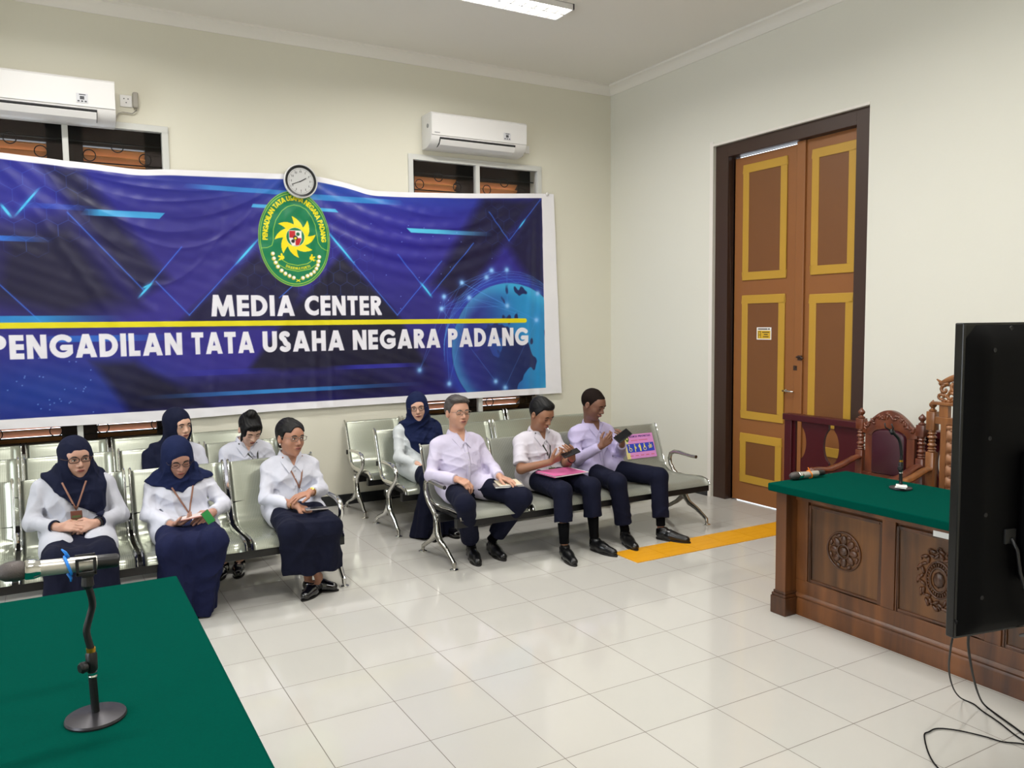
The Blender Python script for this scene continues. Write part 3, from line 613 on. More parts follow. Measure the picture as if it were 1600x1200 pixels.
# ============================================================ air conditioners and sockets
def aircon(x0, x1, z0, z1, label, logo):
    r = empty('air_conditioner', ((x0+x1)/2, 0, z0), label=label, cat='air conditioner', group='wall split air conditioners')
    h = z1-z0; pr = [(0, 0), (.10, -.0), (.155, .015), (.20, .045), (.222, .09), (.225, h-.02), (.215, h), (0, h)]
    MB().prism(pr, lambda u, v, d: (d, -.002-u, z0+v), x0, x1).build('casing', M_white, r, smooth='auto', bevel=.004)
    # front panel
    MB().prism([(.222, .105), (.232, .108), (.236, h-.02), (.225, h-.006), (.215, h-.004)], lambda u, v, d: (d, -.002-u, z0+v), x0+.003, x1-.003).build('front_panel', M_white, r, smooth='auto')
    MB().prism([(.10, .012), (.195, .044), (.2235, .092), (.226, .085), (.206, .038), (.16, .008)], lambda u, v, d: (d, -.002-u, z0+v), x0+.09, x1-.13).build('outlet', mat('ac_slot', (40,40,42), .5), r)
    MB().prism([(.150, .002), (.205, .022), (.232, .066), (.229, .070), (.200, .027), (.150, .007)], lambda u, v, d: (d, -.002-u, z0+v), x0+.095, x1-.135).build('louvre_flap', M_white, r, smooth='auto')
    s = MB(); s.box((x1-.27, -.2395, z0+.13), (x1-.19, -.2375, z0+.20), mi=0); s.box((x1-.245, -.2402, z0+.155), (x1-.215, -.2394, z0+.180), mi=1); s.box((x1-.25, -.2402, z0+.188), (x1-.205, -.2394, z0+.195), mi=1)
    for k in range(3): s.box((x1-.262+.024*k, -.2402, z0+.137), (x1-.247+.024*k, -.2394, z0+.147), mi=1)
    s.build('sticker', [mat('ac_sticker', (206,206,210), .5), mat('ac_ink', (60,60,66), .5)], r)
    if logo: MB().box((x0+.03, -.2395, z0+.125), (x0+.085, -.2375, z0+.133)).build('badge', mat('ac_badge', (170,170,172), .4), r)
    sp = MB()
    for sx, a in ((x0+.004, 180),): sp.lathe([(.02, 0), (.02, .005), (.012, .006)], (x0, -.15, z0+.20), (-1, 0, 0), 14)
    sp.build('side_cap', mat('ac_grey', (150,150,150), .5), r)
aircon(-2.275, -1.225, 3.385, 3.705, 'white air conditioner above the right-hand window, near the corner', True)
aircon(-6.02, -4.965, 3.29, 3.615, 'white air conditioner at the left above the left-hand window', False)
sk = empty('power_socket', (-4.86, 0, 3.53), label='white wall socket with a grey plug beside the left air conditioner', cat='socket')
MB().box((-4.915, -.010, 3.48), (-4.825, 0, 3.575)).build('plate', M_white, sk, bevel=.004)
for a, b in ((-4.885, 3.545), (-4.855, 3.545), (-4.87, 3.515)): MB().box((a-.004, -.0115, b-.004), (a+.004, -.009, b+.004)).build('socket_hole', M_black, sk)
pg = empty('plug', (-4.80, 0, 3.53), label='grey plug and cable to the right of the white wall socket', cat='plug')
MB().box((-4.822, -.045, 3.475), (-4.782, -.0, 3.60)).build('plug_body', mat('grey_plastic', (165,160,150), .5), pg, bevel=.01)
MB().tube([(-4.80, -.03, 3.476), (-4.80, -.03, 3.455), (-4.83, -.02, 3.43), (-4.90, -.02, 3.435), (-4.93, -.02, 3.42), (-4.95, -.03, 3.38), (-4.96, -.04, 3.33)], .005, 8).build('cable', mat('grey_plastic'), pg, smooth=True)
sk2 = empty('power_socket', (-1.10, 0, 3.50), label='small white wall socket and plug at the right end of the right air conditioner', cat='socket')
MB().box((-1.13, -.010, 3.46), (-1.06, 0, 3.54)).build('plate', M_white, sk2, bevel=.004)
MB().box((-1.17, -.05, 3.45), (-1.13, 0, 3.53)).build('plug_body', mat('grey_plastic'), sk2, bevel=.01)
MB().tube([(-1.15, -.03, 3.45), (-1.155, -.03, 3.425), (-1.20, -.03, 3.42)], .005, 8).build('cable', mat('grey_plastic'), sk2, smooth=True)

# ============================================================ tactile strip
M_tact = mat('yellow_tactile_tile', (222,158,10), .5, noise=(5, (212,148,10)))
proto = None
for i in range(6):
    x0 = -1.962+.3*i
    m = MB().box((x0+.001, -2.925, 0), (x0+.298, -2.632, .004))
    for k in range(4): m.box((x0+.02, -2.90+.07*k, .004), (x0+.28, -2.875+.07*k, .0045))
    m.build('guide_tile', M_tact, None, label=['yellow guide tile at the left end of the floor strip', 'yellow guide tile, second from the left end of the strip', 'yellow guide tile, third from the left end of the strip', 'yellow guide tile, fourth from the left end of the strip', 'yellow guide tile just before the strip passes behind the wooden desk', 'yellow guide tile hidden behind the corner of the wooden desk'][i], cat='floor tile', group='yellow tactile floor strip')

# ============================================================ benches
SEATP = [(.352,.782),(.350,.795),(.340,.790),(.318,.73),(.285,.64),(.25,.545),(.222,.475),(.19,.425),(.14,.398),(.06,.388),(-.06,.392),(-.18,.402),(-.27,.404),(-.315,.396),(-.34,.375),(-.348,.352)]
def seat_panel(x0, x1, y0):
    n = len(SEATP); L = [0.]
    for i in range(1, n): L.append(L[-1]+math.hypot(SEATP[i][0]-SEATP[i-1][0], SEATP[i][1]-SEATP[i-1][1]))
    nrm = []
    for i in range(n):
        a = SEATP[max(i-1,0)]; b = SEATP[min(i+1,n-1)]; dx, dz = b[0]-a[0], b[1]-a[1]; l = math.hypot(dx, dz); nrm.append((dz/l, -dx/l))
    return L, nrm
def make_bench(length, x0, y0, variant, name='waiting_bench', **k):
    """local +x along the wall, y0 = leg centre line; four seats"""
    r = empty(name, (x0, y0, 0), **k); pitch = length/4
    mp = M_perf2 if variant == 'R1' else M_perf
    L, nr = seat_panel(0, 1, y0)
    bm = MB().box((x0-.01, y0-.05, .285), (x0+length+.01, y0+.03, .345)); bm.build('beam', M_black, r, bevel=.008)
    MB().box((x0, y0-.325, .298), (x0+length, y0-.275, .362)).build('front_rail', M_black, r, bevel=.004)
    br = MB()
    for i in range(4):
        for s_ in (.04, pitch-.075): br.box((x0+i*pitch+s_, y0-.30, .345), (x0+i*pitch+s_+.035, y0+.18, .372))
    br.build('bracket', M_black, r)
    if variant != 'R1':
        MB().box((x0+.0, y0+.245, .50), (x0+length, y0+.262, .54)).build('back_rail', M_black, r)
    for i in range(4):
        a, b = x0+i*pitch+.022, x0+(i+1)*pitch-.022
        me = D.meshes.new('seat'); v = []; f = []; uv = []
        n = len(SEATP); cols = 5
        for side in (0, 1):
            for j in range(n):
                for c in range(cols):
                    off = .004*side; x = a+(b-a)*c/(cols-1); dish = -.006*math.sin(PI*c/(cols-1)) if variant != 'R1' else 0
                    v.append((x, y0+SEATP[j][0]-nr[j][0]*(off+dish), SEATP[j][1]-nr[j][1]*(off+dish)))
        def q(side, j, c): return side*n*cols+j*cols+c
        for j in range(n-1):
            for c in range(cols-1):
                f.append((q(0,j,c), q(0,j,c+1), q(0,j+1,c+1), q(0,j+1,c))); f.append((q(1,j,c), q(1,j+1,c), q(1,j+1,c+1), q(1,j,c+1)))
        for j in range(n-1):
            for c in (0, cols-1): f.append((q(0,j,c), q(0,j+1,c), q(1,j+1,c), q(1,j,c)))
        me.from_pydata(v, [], f); me.materials.append(mp); me.polygons.foreach_set('use_smooth', [True]*len(f))
        ul = me.uv_layers.new(name='uv')
        for lp in me.loops:
            vi = lp.vertex_index % (n*cols); j, c = divmod(vi, cols); e_ = 0
            ul.data[lp.index].uv = ((b-a)*c/(cols-1), L[j])
        me.update(); so_ = link('seat', me, r)
        sb = so_.modifiers.new('sub', 'SUBSURF'); sb.levels = 1; sb.render_levels = 1; sb.uv_smooth = 'NONE'
        for xx in (a-.004, b+.004):
            t = MB(); pts = [(xx, y0+p[0]-.002, p[1]+.002) for p in SEATP[1:]]
            t.tube(pts, .011 if variant == 'R1' else .016, 8, flat=(1.25 if variant != 'R1' else .8, .6), up=(1,0,0)); t.build('side_rail', M_chrome, so_, smooth='auto')
    if variant == 'R1':
        arm = [(-.156,.557),(-.10,.556),(-.03,.560),(.05,.568),(.12,.566),(.165,.545),(.180,.50),(.168,.45),(.125,.40),(.06,.36),(.01,.33),(-.01,.29),(-.01,.25)]
    else:
        arm = [(.075,.560),(.02,.565),(-.06,.566),(-.14,.565),(-.20,.552),(-.232,.52),(-.232,.48),(-.20,.435),(-.15,.395),(-.10,.36),(-.06,.32),(-.05,.27),(-.055,.23)]
    ff = -.29 if variant == 'R1' else -.255; fb = .25
    hub = arm[-1]
    for xx in (x0-.012, x0+length+.012):
        m = MB(); P3 = lambda pl: [(xx, y0+p[0], p[1]) for p in pl]
        m.tube(P3(arm), [.015]*3+[.018]*4+[.017]*3+[.02, .024, .026], 12, flat=(1.0, 1.0))
        m.tube(P3([(hub[0], hub[1]+.05), (hub[0]-.01, .20), (hub[0]-.08+.02, .15), ((ff+hub[0])/2-.02, .115), (ff+.03, .065), (ff+.004, .05), (ff, .012)]), [.022, .026, .022, .018, .015, .016, .014], 12)
        m.tube(P3([(hub[0], hub[1]+.02), (hub[0]+.02, .19), (hub[0]+.09, .135), (fb-.06, .075), (fb-.01, .05), (fb, .012)]), [.020, .024, .019, .016, .015, .013], 12)
        m.tube([(xx-.012, y0-.01, .315), (xx+(.03 if xx < x0+.1 else -.03), y0-.01, .315)], .03, 10)
        lg = m.build('leg', M_cast if variant == 'R1' else M_chrome, r, smooth='auto')
        for fy in (ff, fb): MB().lathe([(.030, 0), (.031, .006), (.022, .011), (.012, .014), (.012, .02)], (xx, y0+fy, 0), n=18).build('foot', M_chrome, lg, smooth='auto')
    return r
make_bench(2.32, -3.13, -2.10, 'R1', label='grey steel waiting bench in the front row on the right, three men sitting on it', cat='bench', group='steel waiting benches')
b2 = make_bench(2.32, -3.13, -1.11, 'R2', label='steel waiting bench in the middle row right of the aisle, behind the three men', cat='bench', group='steel waiting benches')
def bench_copy(x, y, label, group='steel waiting benches', src=b2):
    c = copy_tree(src); c.matrix_basis = Matrix.Translation((x, y, 0)); c['label'] = label; return c
bench_copy(-3.15, -.375, 'steel waiting bench in the back row right of the aisle, against the wall')
bl = make_bench(2.40, -6.315, -2.06, 'L', label='steel waiting bench in the front row left of the aisle, nearest the green table', cat='bench', group='steel waiting benches')
bench_copy(-6.315, -1.11, 'steel waiting bench in the middle row left of the aisle, two women sitting on it', src=bl)
bench_copy(-6.315, -.375, 'steel waiting bench in the back row left of the aisle, against the wall', src=bl)
# priority notice on the end seat of the front bench (lies on the reclined back)
pa, pb = Vector((0, .318, .73)), Vector((0, .25, .545)); 
tdir = (pa-pb).normalized(); ndir = Vector((0, -tdir.z, tdir.y)); org = Vector((-1.205, -2.10+.25, .505))
def stk(u, v, d=0.): 
    p = Vector((-1.22+u, -2.10, 0)) + Vector((0, .2395, .516)) + tdir*v + ndir*(.006+d); return tuple(p)
ps = MB()
def rect(u0, v0, u1, v1, d, mi, n=1): ps.add([stk(u0,v0,d), stk(u1,v0,d), stk(u1,v1,d), stk(u0,v1,d)], [(0,1,2,3)], mi)
W_, H_ = .325, .215
ps.add([stk(0,0,-.003), stk(W_,0,-.003), stk(W_,H_,-.003), stk(0,H_,-.003), stk(0,0,0), stk(W_,0,0), stk(W_,H_,0), stk(0,H_,0)], [(0,3,2,1),(4,5,6,7),(0,1,5,4),(1,2,6,5),(2,3,7,6),(3,0,4,7)], 0)
rect(0, 0, .04, H_, .0002, 1); rect(.02, .055, W_-.01, .132, .0004, 2)
def disc(cu, cv, ru, rv, d, mi, n=20): ps.add([stk(cu+ru*math.cos(2*PI*i/n), cv+rv*math.sin(2*PI*i/n), d) for i in range(n)], [tuple(range(n))], mi)
disc(.038, .178, .019, .027, .0005, 3); disc(.038, .178, .008, .009, .0007, 1)
ps.mi = 4; text_mesh(ps, 'KURSI', lambda u, v: stk(.068+u, .186+v, .0006), .085, .017, .12); text_mesh(ps, 'PRIORITAS', lambda u, v: stk(.165+u, .186+v, .0006), .135, .017, .12)
rect(.075, .157, .15, .163, .0006, 5); rect(.16, .157, .26, .163, .0006, 5)
for i in range(5): rect(.035+i*.058, .022, .07+i*.058, .029, .0006, 5)
def line(pts, wd, mi):
    for a, b in zip(pts[:-1], pts[1:]):
        dx, dy = b[0]-a[0], b[1]-a[1]; l = math.hypot(dx, dy) or 1; nx, ny = -dy/l*wd, dx/l*wd; ps.add([stk(a[0]+nx,a[1]+ny,.0008), stk(a[0]-nx,a[1]-ny,.0008), stk(b[0]-nx,b[1]-ny,.0008), stk(b[0]+nx,b[1]+ny,.0008)], [(0,1,2,3)], mi)
for i, c in enumerate((.05, .11, .165, .215, .275)):
    disc(c-.004, .121, .006, .006, .0008, 6, 12)
    if i == 0: line([(c-.004,.112),(c-.002,.092),(c+.014,.092),(c+.02,.075)], .003, 6); line([(c+.004+.014*math.cos(t_), .082+.014*math.sin(t_)) for t_ in [math.radians(v_) for v_ in range(120, 380, 26)]], .0022, 6)
    elif i == 1: line([(c-.004,.112),(c-.004,.085)], .006, 6); disc(c+.002, .094, .009, .010, .0008, 6, 14); line([(c-.006,.09),(c-.006,.06)], .0035, 6)
    elif i == 2: line([(c-.004,.114),(c-.002,.062)], .008, 6); line([(c-.016,.118),(c-.016,.095)], .003, 6)
    elif i == 3: line([(c-.004,.112),(c-.004,.09)], .007, 6); line([(c-.004+.015*math.cos(t_), .082+.015*math.sin(t_)) for t_ in [math.radians(v_) for v_ in range(0, 361, 30)]], .0026, 6)
    else: line([(c+.018*math.cos(t_), .096+.012*math.sin(t_)) for t_ in [math.radians(v_) for v_ in range(0, 361, 30)]], .0026, 6); line([(c-.018,.078),(c+.018,.116)], .002, 6); disc(c, .096, .006, .006, .0008, 6, 12)
ps.build('priority_notice', [mat('sticker_pink', (226,150,214), .4), mat('sticker_cream', (232,222,150), .4), mat('sticker_blue', (48,72,196), .4), mat('sticker_green', (90,120,40), .4), mat('sticker_purple', (66,34,130), .4), mat('sticker_rose', (214,110,130), .4), mat('sticker_icon', (244,234,120), .4)], None, recalc=False,
  label='pink and blue priority seat notice on the empty end seat back', cat='sticker')
print('benches', time.time()-T0)
def smooth_path(pts, k=6):
    P = [Vector(p) for p in pts]; out = []
    for i in range(len(P)-1):
        p0, p1, p2, p3 = P[max(i-1, 0)], P[i], P[i+1], P[min(i+2, len(P)-1)]
        for j in range(k):
            t = j/k; out.append(.5*((2*p1)+(-p0+p2)*t+(2*p0-5*p1+4*p2-p3)*t*t+(-p0+3*p1-3*p2+p3)*t**3))
    return out+[P[-1]]
# ============================================================ carved desks with green cloth
def flower(mb, fn, R, n=8):
    """relief rosette; fn(u,v,d)->3D"""
    pts = [(R*math.cos(a), R*1.0*math.sin(a)) for a in [2*PI*i/40 for i in range(41)]]
    mb.tube([fn(u, v, .004) for u, v in pts], R*.05, 8, caps=False)
    mb.tube([fn(u*.36, v*.36, .006) for u, v in pts], R*.05, 8, caps=False)
    Q = [fn(0,0,0), fn(1,0,0), fn(0,1,0), fn(0,0,1)]; o = Vector(Q[0]); ax = Matrix([Vector(q_)-o for q_ in Q[1:]]).transposed()
    def el(u, v, d, r, rot=0): mb.ell(fn(u, v, d), r, 10, 6, (ax @ Matrix.Rotation(rot, 3, 'Z')))
    el(0, 0, .004, (R*.26, R*.26, .014))
    for i in range(n):
        a = 2*PI*i/n; el(.58*R*math.cos(a), .58*R*math.sin(a), .003, (R*.27, R*.19, .010), a); el(.84*R*math.cos(a+PI/n), .84*R*math.sin(a+PI/n), .002, (R*.11, R*.17, .009), a+PI/n)
def wreath(mb, fn, ru, rv):
    Q = [fn(0,0,0), fn(1,0,0), fn(0,1,0), fn(0,0,1)]; o = Vector(Q[0]); ax = Matrix([Vector(q_)-o for q_ in Q[1:]]).transposed()
    def el(u, v, d, r, rot=0): mb.ell(fn(u, v, d), r, 8, 5, (ax @ Matrix.Rotation(rot, 3, 'Z')))
    el(0, 0, .002, (ru*.30, rv*.30, .014))
    for k in (.42, .62): mb.tube([fn(ru*k*math.cos(a), rv*k*math.sin(a), .004) for a in [2*PI*i/36 for i in range(37)]], .005, 6, caps=False)
    for i in range(28):
        a = 2*PI*i/28; el(ru*.52*math.cos(a), rv*.52*math.sin(a), .003, (.010, .004, .007), a)
    for i in range(22):
        a = 2*PI*i/22; k = .80+.06*(i % 2); el(ru*k*math.cos(a), rv*k*math.sin(a), .003, (.020, .009, .012), a+.9*(1 if i % 2 else -1))
    for i in range(14):
        a = 2*PI*i/14+.1; el(ru*1.0*math.cos(a), rv*1.0*math.sin(a), .003, (.022, .010, .011), a+1.1)
        u, v = ru*1.02*math.cos(a+.12), rv*1.02*math.sin(a+.12); mb.tube([fn(u+.012*math.cos(t), v+.012*math.sin(t), .004) for t in [i_*.6 for i_ in range(8)]], .004, 6)
def desk(x0, x1, y0, y1, h, face, label, cloth_label, sticker=False, panels=()):
    """x0..x1, y0..y1 of the body; the carved face looks towards face (-1: -x, +1: +x)"""
    r = empty('carved_desk', ((x0+x1)/2, (y0+y1)/2, 0), label=label, cat='desk')
    fx = x0 if face < 0 else x1; F = lambda u, v, d: (fx+face*d, (y1-u) if face < 0 else (y0+u), v)
    L = y1-y0
    b = MB().box((x0+.02, y0+.02, .03), (x1-.02, y1-.02, h)); b.build('carcass', M_teak, r)
    for ya in (y1, y0):
        for xa in (x0, x1):
            s = 1 if ya == y0 else -1; t = 1 if xa == x0 else -1
            p = MB(); lo = lambda a, b_, c: (min(a, b_), c)
            xs_ = sorted((xa+face*.088, xa-face*.04)) if xa == fx else sorted((xa, xa+face*.088)); ys_ = sorted((ya-s*.072, ya+s*.003)); p.box((xs_[0], ys_[0], .12), (xs_[1], ys_[1], h))
            po = p.build('corner_post', M_teakd if False else M_teak, r, bevel=.004)
            q_ = MB(); q_.box((xs_[0]-.018, ys_[0]-.018, 0), (xs_[1]+.018, ys_[1]+.018, .105)); q_.box((xs_[0]-.014, ys_[0]-.014, .105), (xs_[1]+.014, ys_[1]+.014, .122)); q_.box((xs_[0]-.007, ys_[0]-.007, .122), (xs_[1]+.007, ys_[1]+.007, .138)); q_.build('plinth_block', M_teakd, po, bevel=.005)
    m = MB(); prof = [(0, 0), (.03, 0), (.03, .085), (.024, .10), (.032, .112), (.028, .122), (.012, .135), (.006, .15), (0, .15)]
    m.prism(prof, lambda u, v, d: F(d, v, u-.02), .004, L-.004); m.build('base_moulding', M_teak, r, smooth='auto')
    m = MB(); m.box(*[tuple(sorted_) for sorted_ in zip(*[(min(a, b_), max(a, b_)) for a, b_ in zip(F(.004, h-.055, -.02), F(L-.004, h, .012))])]); m.build('top_rail', M_teak, r, bevel=.003)
    for i, (u0, u1, kind) in enumerate(panels):
        z0, z1 = .21, h-.075
        def bx(mb, ua, ub, za, zb, d0, d1): 
            a, b_ = F(ua, za, d0), F(ub, zb, d1); mb.box([min(*t_) for t_ in zip(a, b_)], [max(*t_) for t_ in zip(a, b_)])
        f = MB(); bx(f, u0-.0, u0+.018, z0, z1, -.02, -.004); bx(f, u1-.018, u1, z0, z1, -.02, -.004); bx(f, u0+.018, u1-.018, z0, z0+.018, -.02, -.004); bx(f, u0+.018, u1-.018, z1-.018, z1, -.02, -.004)
        pn_ = MB(); bx(pn_, u0+.018, u1-.018, z0+.018, z1-.018, -.02, -.012); po = pn_.build('panel', M_teakp, r); f.build('panel_moulding', M_teakd, po, bevel=.005)
        c = MB(); uc, vc = (u0+u1)/2, (z0+z1)/2
        if kind: (flower(c, lambda u, v, d: F(uc+u, vc+.01+v, -.012+d), .105) if kind == 1 else wreath(c, lambda u, v, d: F(uc+u, vc-.0+v, -.012+d), .105, .145)); c.build('carved_medallion', M_teakd, po, smooth=True)
    ua = 0.004
    for i, (u0, u1, kind) in enumerate(panels):
        st_ = MB(); a, b_ = F(ua, .21, -.02), F(u0, h-.055, .0); st_.box([min(*t_) for t_ in zip(a, b_)], [max(*t_) for t_ in zip(a, b_)]); st_.build('stile', M_teak, r, bevel=.003); ua = u1
    st_ = MB(); a, b_ = F(.004, .13, -.02), F(L-.004, .21, .0); st_.box([min(*t_) for t_ in zip(a, b_)], [max(*t_) for t_ in zip(a, b_)]); st_.build('lower_rail', M_teak, r, bevel=.003)
    if sticker:
        s = MB(); a, b_ = F(.84, h-.078, .012), F(.955, h-.050, .0135); s.mi = 0; s.box([min(*t_) for t_ in zip(a, b_)], [max(*t_) for t_ in zip(a, b_)])
        s.mi = 1; a, b_ = F(.93, h-.074, .0135), F(.95, h-.062, .0138); s.box([min(*t_) for t_ in zip(a, b_)], [max(*t_) for t_ in zip(a, b_)])
        s.build('inventory_sticker', [M_paper, mat('ac_ink')], r, recalc=True, label='white inventory sticker under the cloth edge')
    # cloth covered slab
    c = MB(); oa, ob = (.155, .03) if face < 0 else (.03, .155); c.box((x0-oa, y0-.074, h+.0005), (x1+ob, y1+.076, h+.045))
    c.build('tablecloth', M_green, None, bevel=.006, label=cloth_label, cat='tablecloth')
    return r
M_teakp = wood_mat('teak_panel_wood', (46,28,16), (116,74,36), (3, 9, .7), .4, .15)
HT = .73
desk(-1.795, -1.30, -6.10, -4.17, HT, -1, 'carved teak desk on the right with two carved panels showing', 'green cloth top of the carved desk on the right', True, [(.082, .553, 1), (.63, 1.095, 2), (1.17, 1.64, 1)])
desk(-6.40, -5.275, -6.00, -4.15, .715, 1, 'wooden desk under the large green cloth in the left foreground', 'large green cloth top in the left foreground', False, [(.12, .62, 1), (.68, 1.17, 2), (1.23, 1.72, 1)])

# ============================================================ microphones
M_gmetal = mat('dark_grey_metal', (62,60,64), .35, .6)
def mic_stand(x, y, z, joint, top_pts, label, rb=.068, group=None):
    r = empty('microphone_stand', (x, y, z), label=label, cat='microphone stand')
    MB().lathe([(rb, 0), (rb*1.02, .004), (rb*.99, .009), (rb*.3, .015), (.012, .017), (.0, .017)], (x, y, z), n=40).build('base', M_gmetal, r, smooth='auto')
    MB().tube([(x, y, z+.012), (x-.003, y, z+joint)], .0095, 14).build('pole', M_black, r, smooth='auto')
    c = MB(); c.lathe([(.0105, 0), (.0105, .003), (.0098, .004), (.0098, .007), (.0105, .008), (.0105, .011)], (x-.002, y, z+joint-.012), n=16); c.build('ring', M_chrome, r, smooth='auto', label='thin silver ring')
    j = MB(); j.lathe([(.010, 0), (.013, .006), (.013, .045), (.009, .052)], (x-.003, y, z+joint), n=16); j.lathe([(.005, 0), (.006, .012), (.013, .014), (.014, .024), (.010, .030)], (x-.003, y, z+joint+.018), (-.9, -.45, 0), 14); j.build('clutch', M_black, r, smooth='auto')
    MB().lathe([(.0105, 0), (.0105, .010)], (x-.003, y, z+joint+.050), n=16).build('brass_collar', mat('brass', (190,140,50), .3, 1.0), r, smooth='auto', label='brass coloured collar')
    p0 = (x-.003, y, z+joint+.058); MB().tube(smooth_path([p0]+top_pts), .0082, 12).build('gooseneck', M_black, r, smooth=True)
    return r
def microphone(p, d, scale, ring, label, ringcol, L=.26):
    """p = rear end, d = direction to the grille"""
    r = empty('microphone', p, label=label, cat='microphone'); s = scale; dd = Vector(d).normalized(); P = lambda t: tuple(Vector(p)+dd*t)
    MB().lathe([(.0, 0), (.016*s, .001), (.019*s, .006), (.0195*s, .055*s), (.0185*s, .056*s)], p, d, 24).build('tail_cap', M_black, r, smooth='auto')
    MB().lathe([(.0188*s, .055*s), (.020*s, .08*s), (.0215*s, .185*s), (.0215*s, .190*s)], p, d, 24).build('handle', mat('champagne_silver', (190,186,178), .32, .6), r, smooth='auto')
    MB().lathe([(.0215*s, .190*s), (.026*s, .205*s), (.0262*s, .222*s), (.024*s, .226*s)], p, d, 24).build('collar', M_chrome, r, smooth='auto')
    MB().lathe([(.022*s, .224*s), (.0265*s, .236*s), (.027*s, .250*s), (.0245*s, .270*s), (.016*s, .286*s), (.0, .291*s)], p, d, 24).build('grille', mat('mic_mesh', (92,86,84), .45, .7, bump=(500, .8, .002)), r, smooth=True)
    u = dd.cross(Vector((0, 0, 1))).normalized(); v = u.cross(dd); pts = []
    for i in range(21):
        a = 2*PI*i/20; pts.append(Vector(P(ring*s))+(u*math.cos(a)+v*math.sin(a))*.0225*s+dd*(.008*math.sin(a)*s))
    m = MB().tube(pts, .0036*s, 8, caps=False, flat=(1.6, 1))
    for sg in (1, -1): m.tube([Vector(P(ring*s))+v*sg*.022*s, Vector(P(ring*s))+v*sg*.036*s+dd*.006*sg, Vector(P(ring*s+.004))+v*sg*.046*s+dd*.010*sg], [.005*s, .004*s, .002*s], 8)
    m.build('marker_ring', ringcol, r, smooth=True)
    return r
zt = .7605
mic_stand(-5.446, -5.18, zt, .118, [(-5.454, -5.180, zt+.200), (-5.456, -5.181, zt+.225), (-5.447, -5.184, zt+.260), (-5.441, -5.188, zt+.285), (-5.443, -5.194, zt+.310), (-5.449, -5.20, zt+.338)], 'black desktop microphone stand on the large green cloth in the left foreground')
cl = [c for c in COL.objects if c.name.startswith('microphone_stand')][-1]
m = MB(); m.lathe([(.008, 0), (.014, .008), (.012, .03), (.010, .035)], (-5.449, -5.20, zt+.330), (0, 0, 1), 14); m.box((-.012, -.018, -.006), (.014, .018, .006), Matrix.Translation((-5.449, -5.2, zt+.368)))
cc = Vector((-5.449, -5.20, zt+.392)); md = Vector((-1, -.06, .05)).normalized(); Mc = Matrix.Translation(cc)
for s_ in (-1, 1):
    y0_, y1_ = sorted((s_*.0195, s_*.0235))
    m.box((-.024, y0_, -.022), (-.017, y1_, .017), Mc).box((.013, y0_, -.022), (.020, y1_, .017), Mc).box((-.024, y0_, .012), (.020, y1_, .018), Mc).box((-.024, y0_, -.024), (.020, y1_, -.014), Mc)
m.build('mic_clip', M_black, cl, bevel=.0015)
M_blue = mat('blue_rubber', (30,130,225), .45); M_or = mat('orange_rubber', (255,140,20), .45)
microphone(tuple(cc-md*.070), tuple(md), .87, .125, 'silver microphone with a blue ring held level in the stand clip', M_blue)
zd = HT+.0455
s2 = mic_stand(-1.475, -4.605, zd, .10, [(-1.478, -4.606, zd+.20), (-1.49, -4.60, zd+.27), (-1.52, -4.585, zd+.31)], 'black microphone stand standing on the right-hand carved desk', .058)
m = MB(); m.lathe([(.008, 0), (.014, .008), (.012, .03)], (-1.52, -4.585, zd+.305), (-.5, .1, .6), 14)
for s_ in (-1, 1): m.tube([(-1.535, -4.582+s_*.006, zd+.325), (-1.55, -4.58+s_*.024, zd+.34), (-1.56, -4.578+s_*.020, zd+.365)], .004, 8)
m.build('mic_clip', M_black, s2, smooth=True)
tag(MB().box((-.04, -.028, 0), (.04, .028, .002), Matrix.Translation((-1.505, -4.628, zd+.0175)) @ Matrix.Rotation(.5, 4, 'Z') @ Matrix.Rotation(.05, 4, 'X')).box((-.038, -.026, .003), (.038, .028, .005), Matrix.Translation((-1.50, -4.628, zd+.0195)) @ Matrix.Rotation(.62, 4, 'Z') @ Matrix.Rotation(.05, 4, 'X')).build('paper_note', M_paper), 'folded white paper lying on the base of the right desk\'s microphone stand', 'paper')
microphone((-1.535, -4.145, zd+.024), (-1, .09, 0), .90, .125, 'silver microphone with an orange ring lying on the right-hand desk', M_or)

# ============================================================ rail, judge chairs
def rail():
    x = -.35; r = empty('wooden_rail', (x, -4.0, 0), label='dark maroon slatted wooden rail behind the carved chairs', cat='rail')
    ya, yb = -2.835, -5.3
    MB().box((x-.045, yb, .905), (x+.045, ya+.02, .955)).build('top_rail', M_maroon, r, bevel=.006)
    MB().box((x-.03, yb, .10), (x+.03, ya, .16)).build('bottom_rail', M_maroon, r, bevel=.004)
    for y in (ya-.03, yb+.03): MB().box((x-.035, y-.035, 0), (x+.035, y+.035, .91)).build('post', M_maroon, r, bevel=.004)
    yc = -3.262; pitch = .305
    k = -1
    while True:
        c = yc-k*pitch-pitch/2      # centre of a board
        if c < yb+.15: break
        if c+.10 < ya-.0:
            hw = pitch/2
            def gap(z): # half width of the keyhole between boards
                g = .026 if z > .66 else .02
                d = (.745-z); rr = .062 if d > 0 else .062
                q_ = 1-((z-.735)/.135)**2
                if q_ > 0: g = max(g, .072*math.sqrt(q_))
                q_ = 1-((z-.30)/.14)**2
                if q_ > 0: g = max(g, .07*math.sqrt(q_))
                return g
            zs = [.16+(.905-.16)*i/60 for i in range(61)]
            poly = [(c+hw-gap(z), z) for z in zs]+[(c-hw+gap(z), z) for z in reversed(zs)]
            MB().prism(poly, lambda u, v, d: (d, u, v), x-.012, x+.012).build('baluster_board', M_maroon, r)
        k += 1
    MB().box((x-.012, ya-.085, .16), (x+.012, ya-.06, .905)).build('baluster_board', M_maroon, r)
rail()
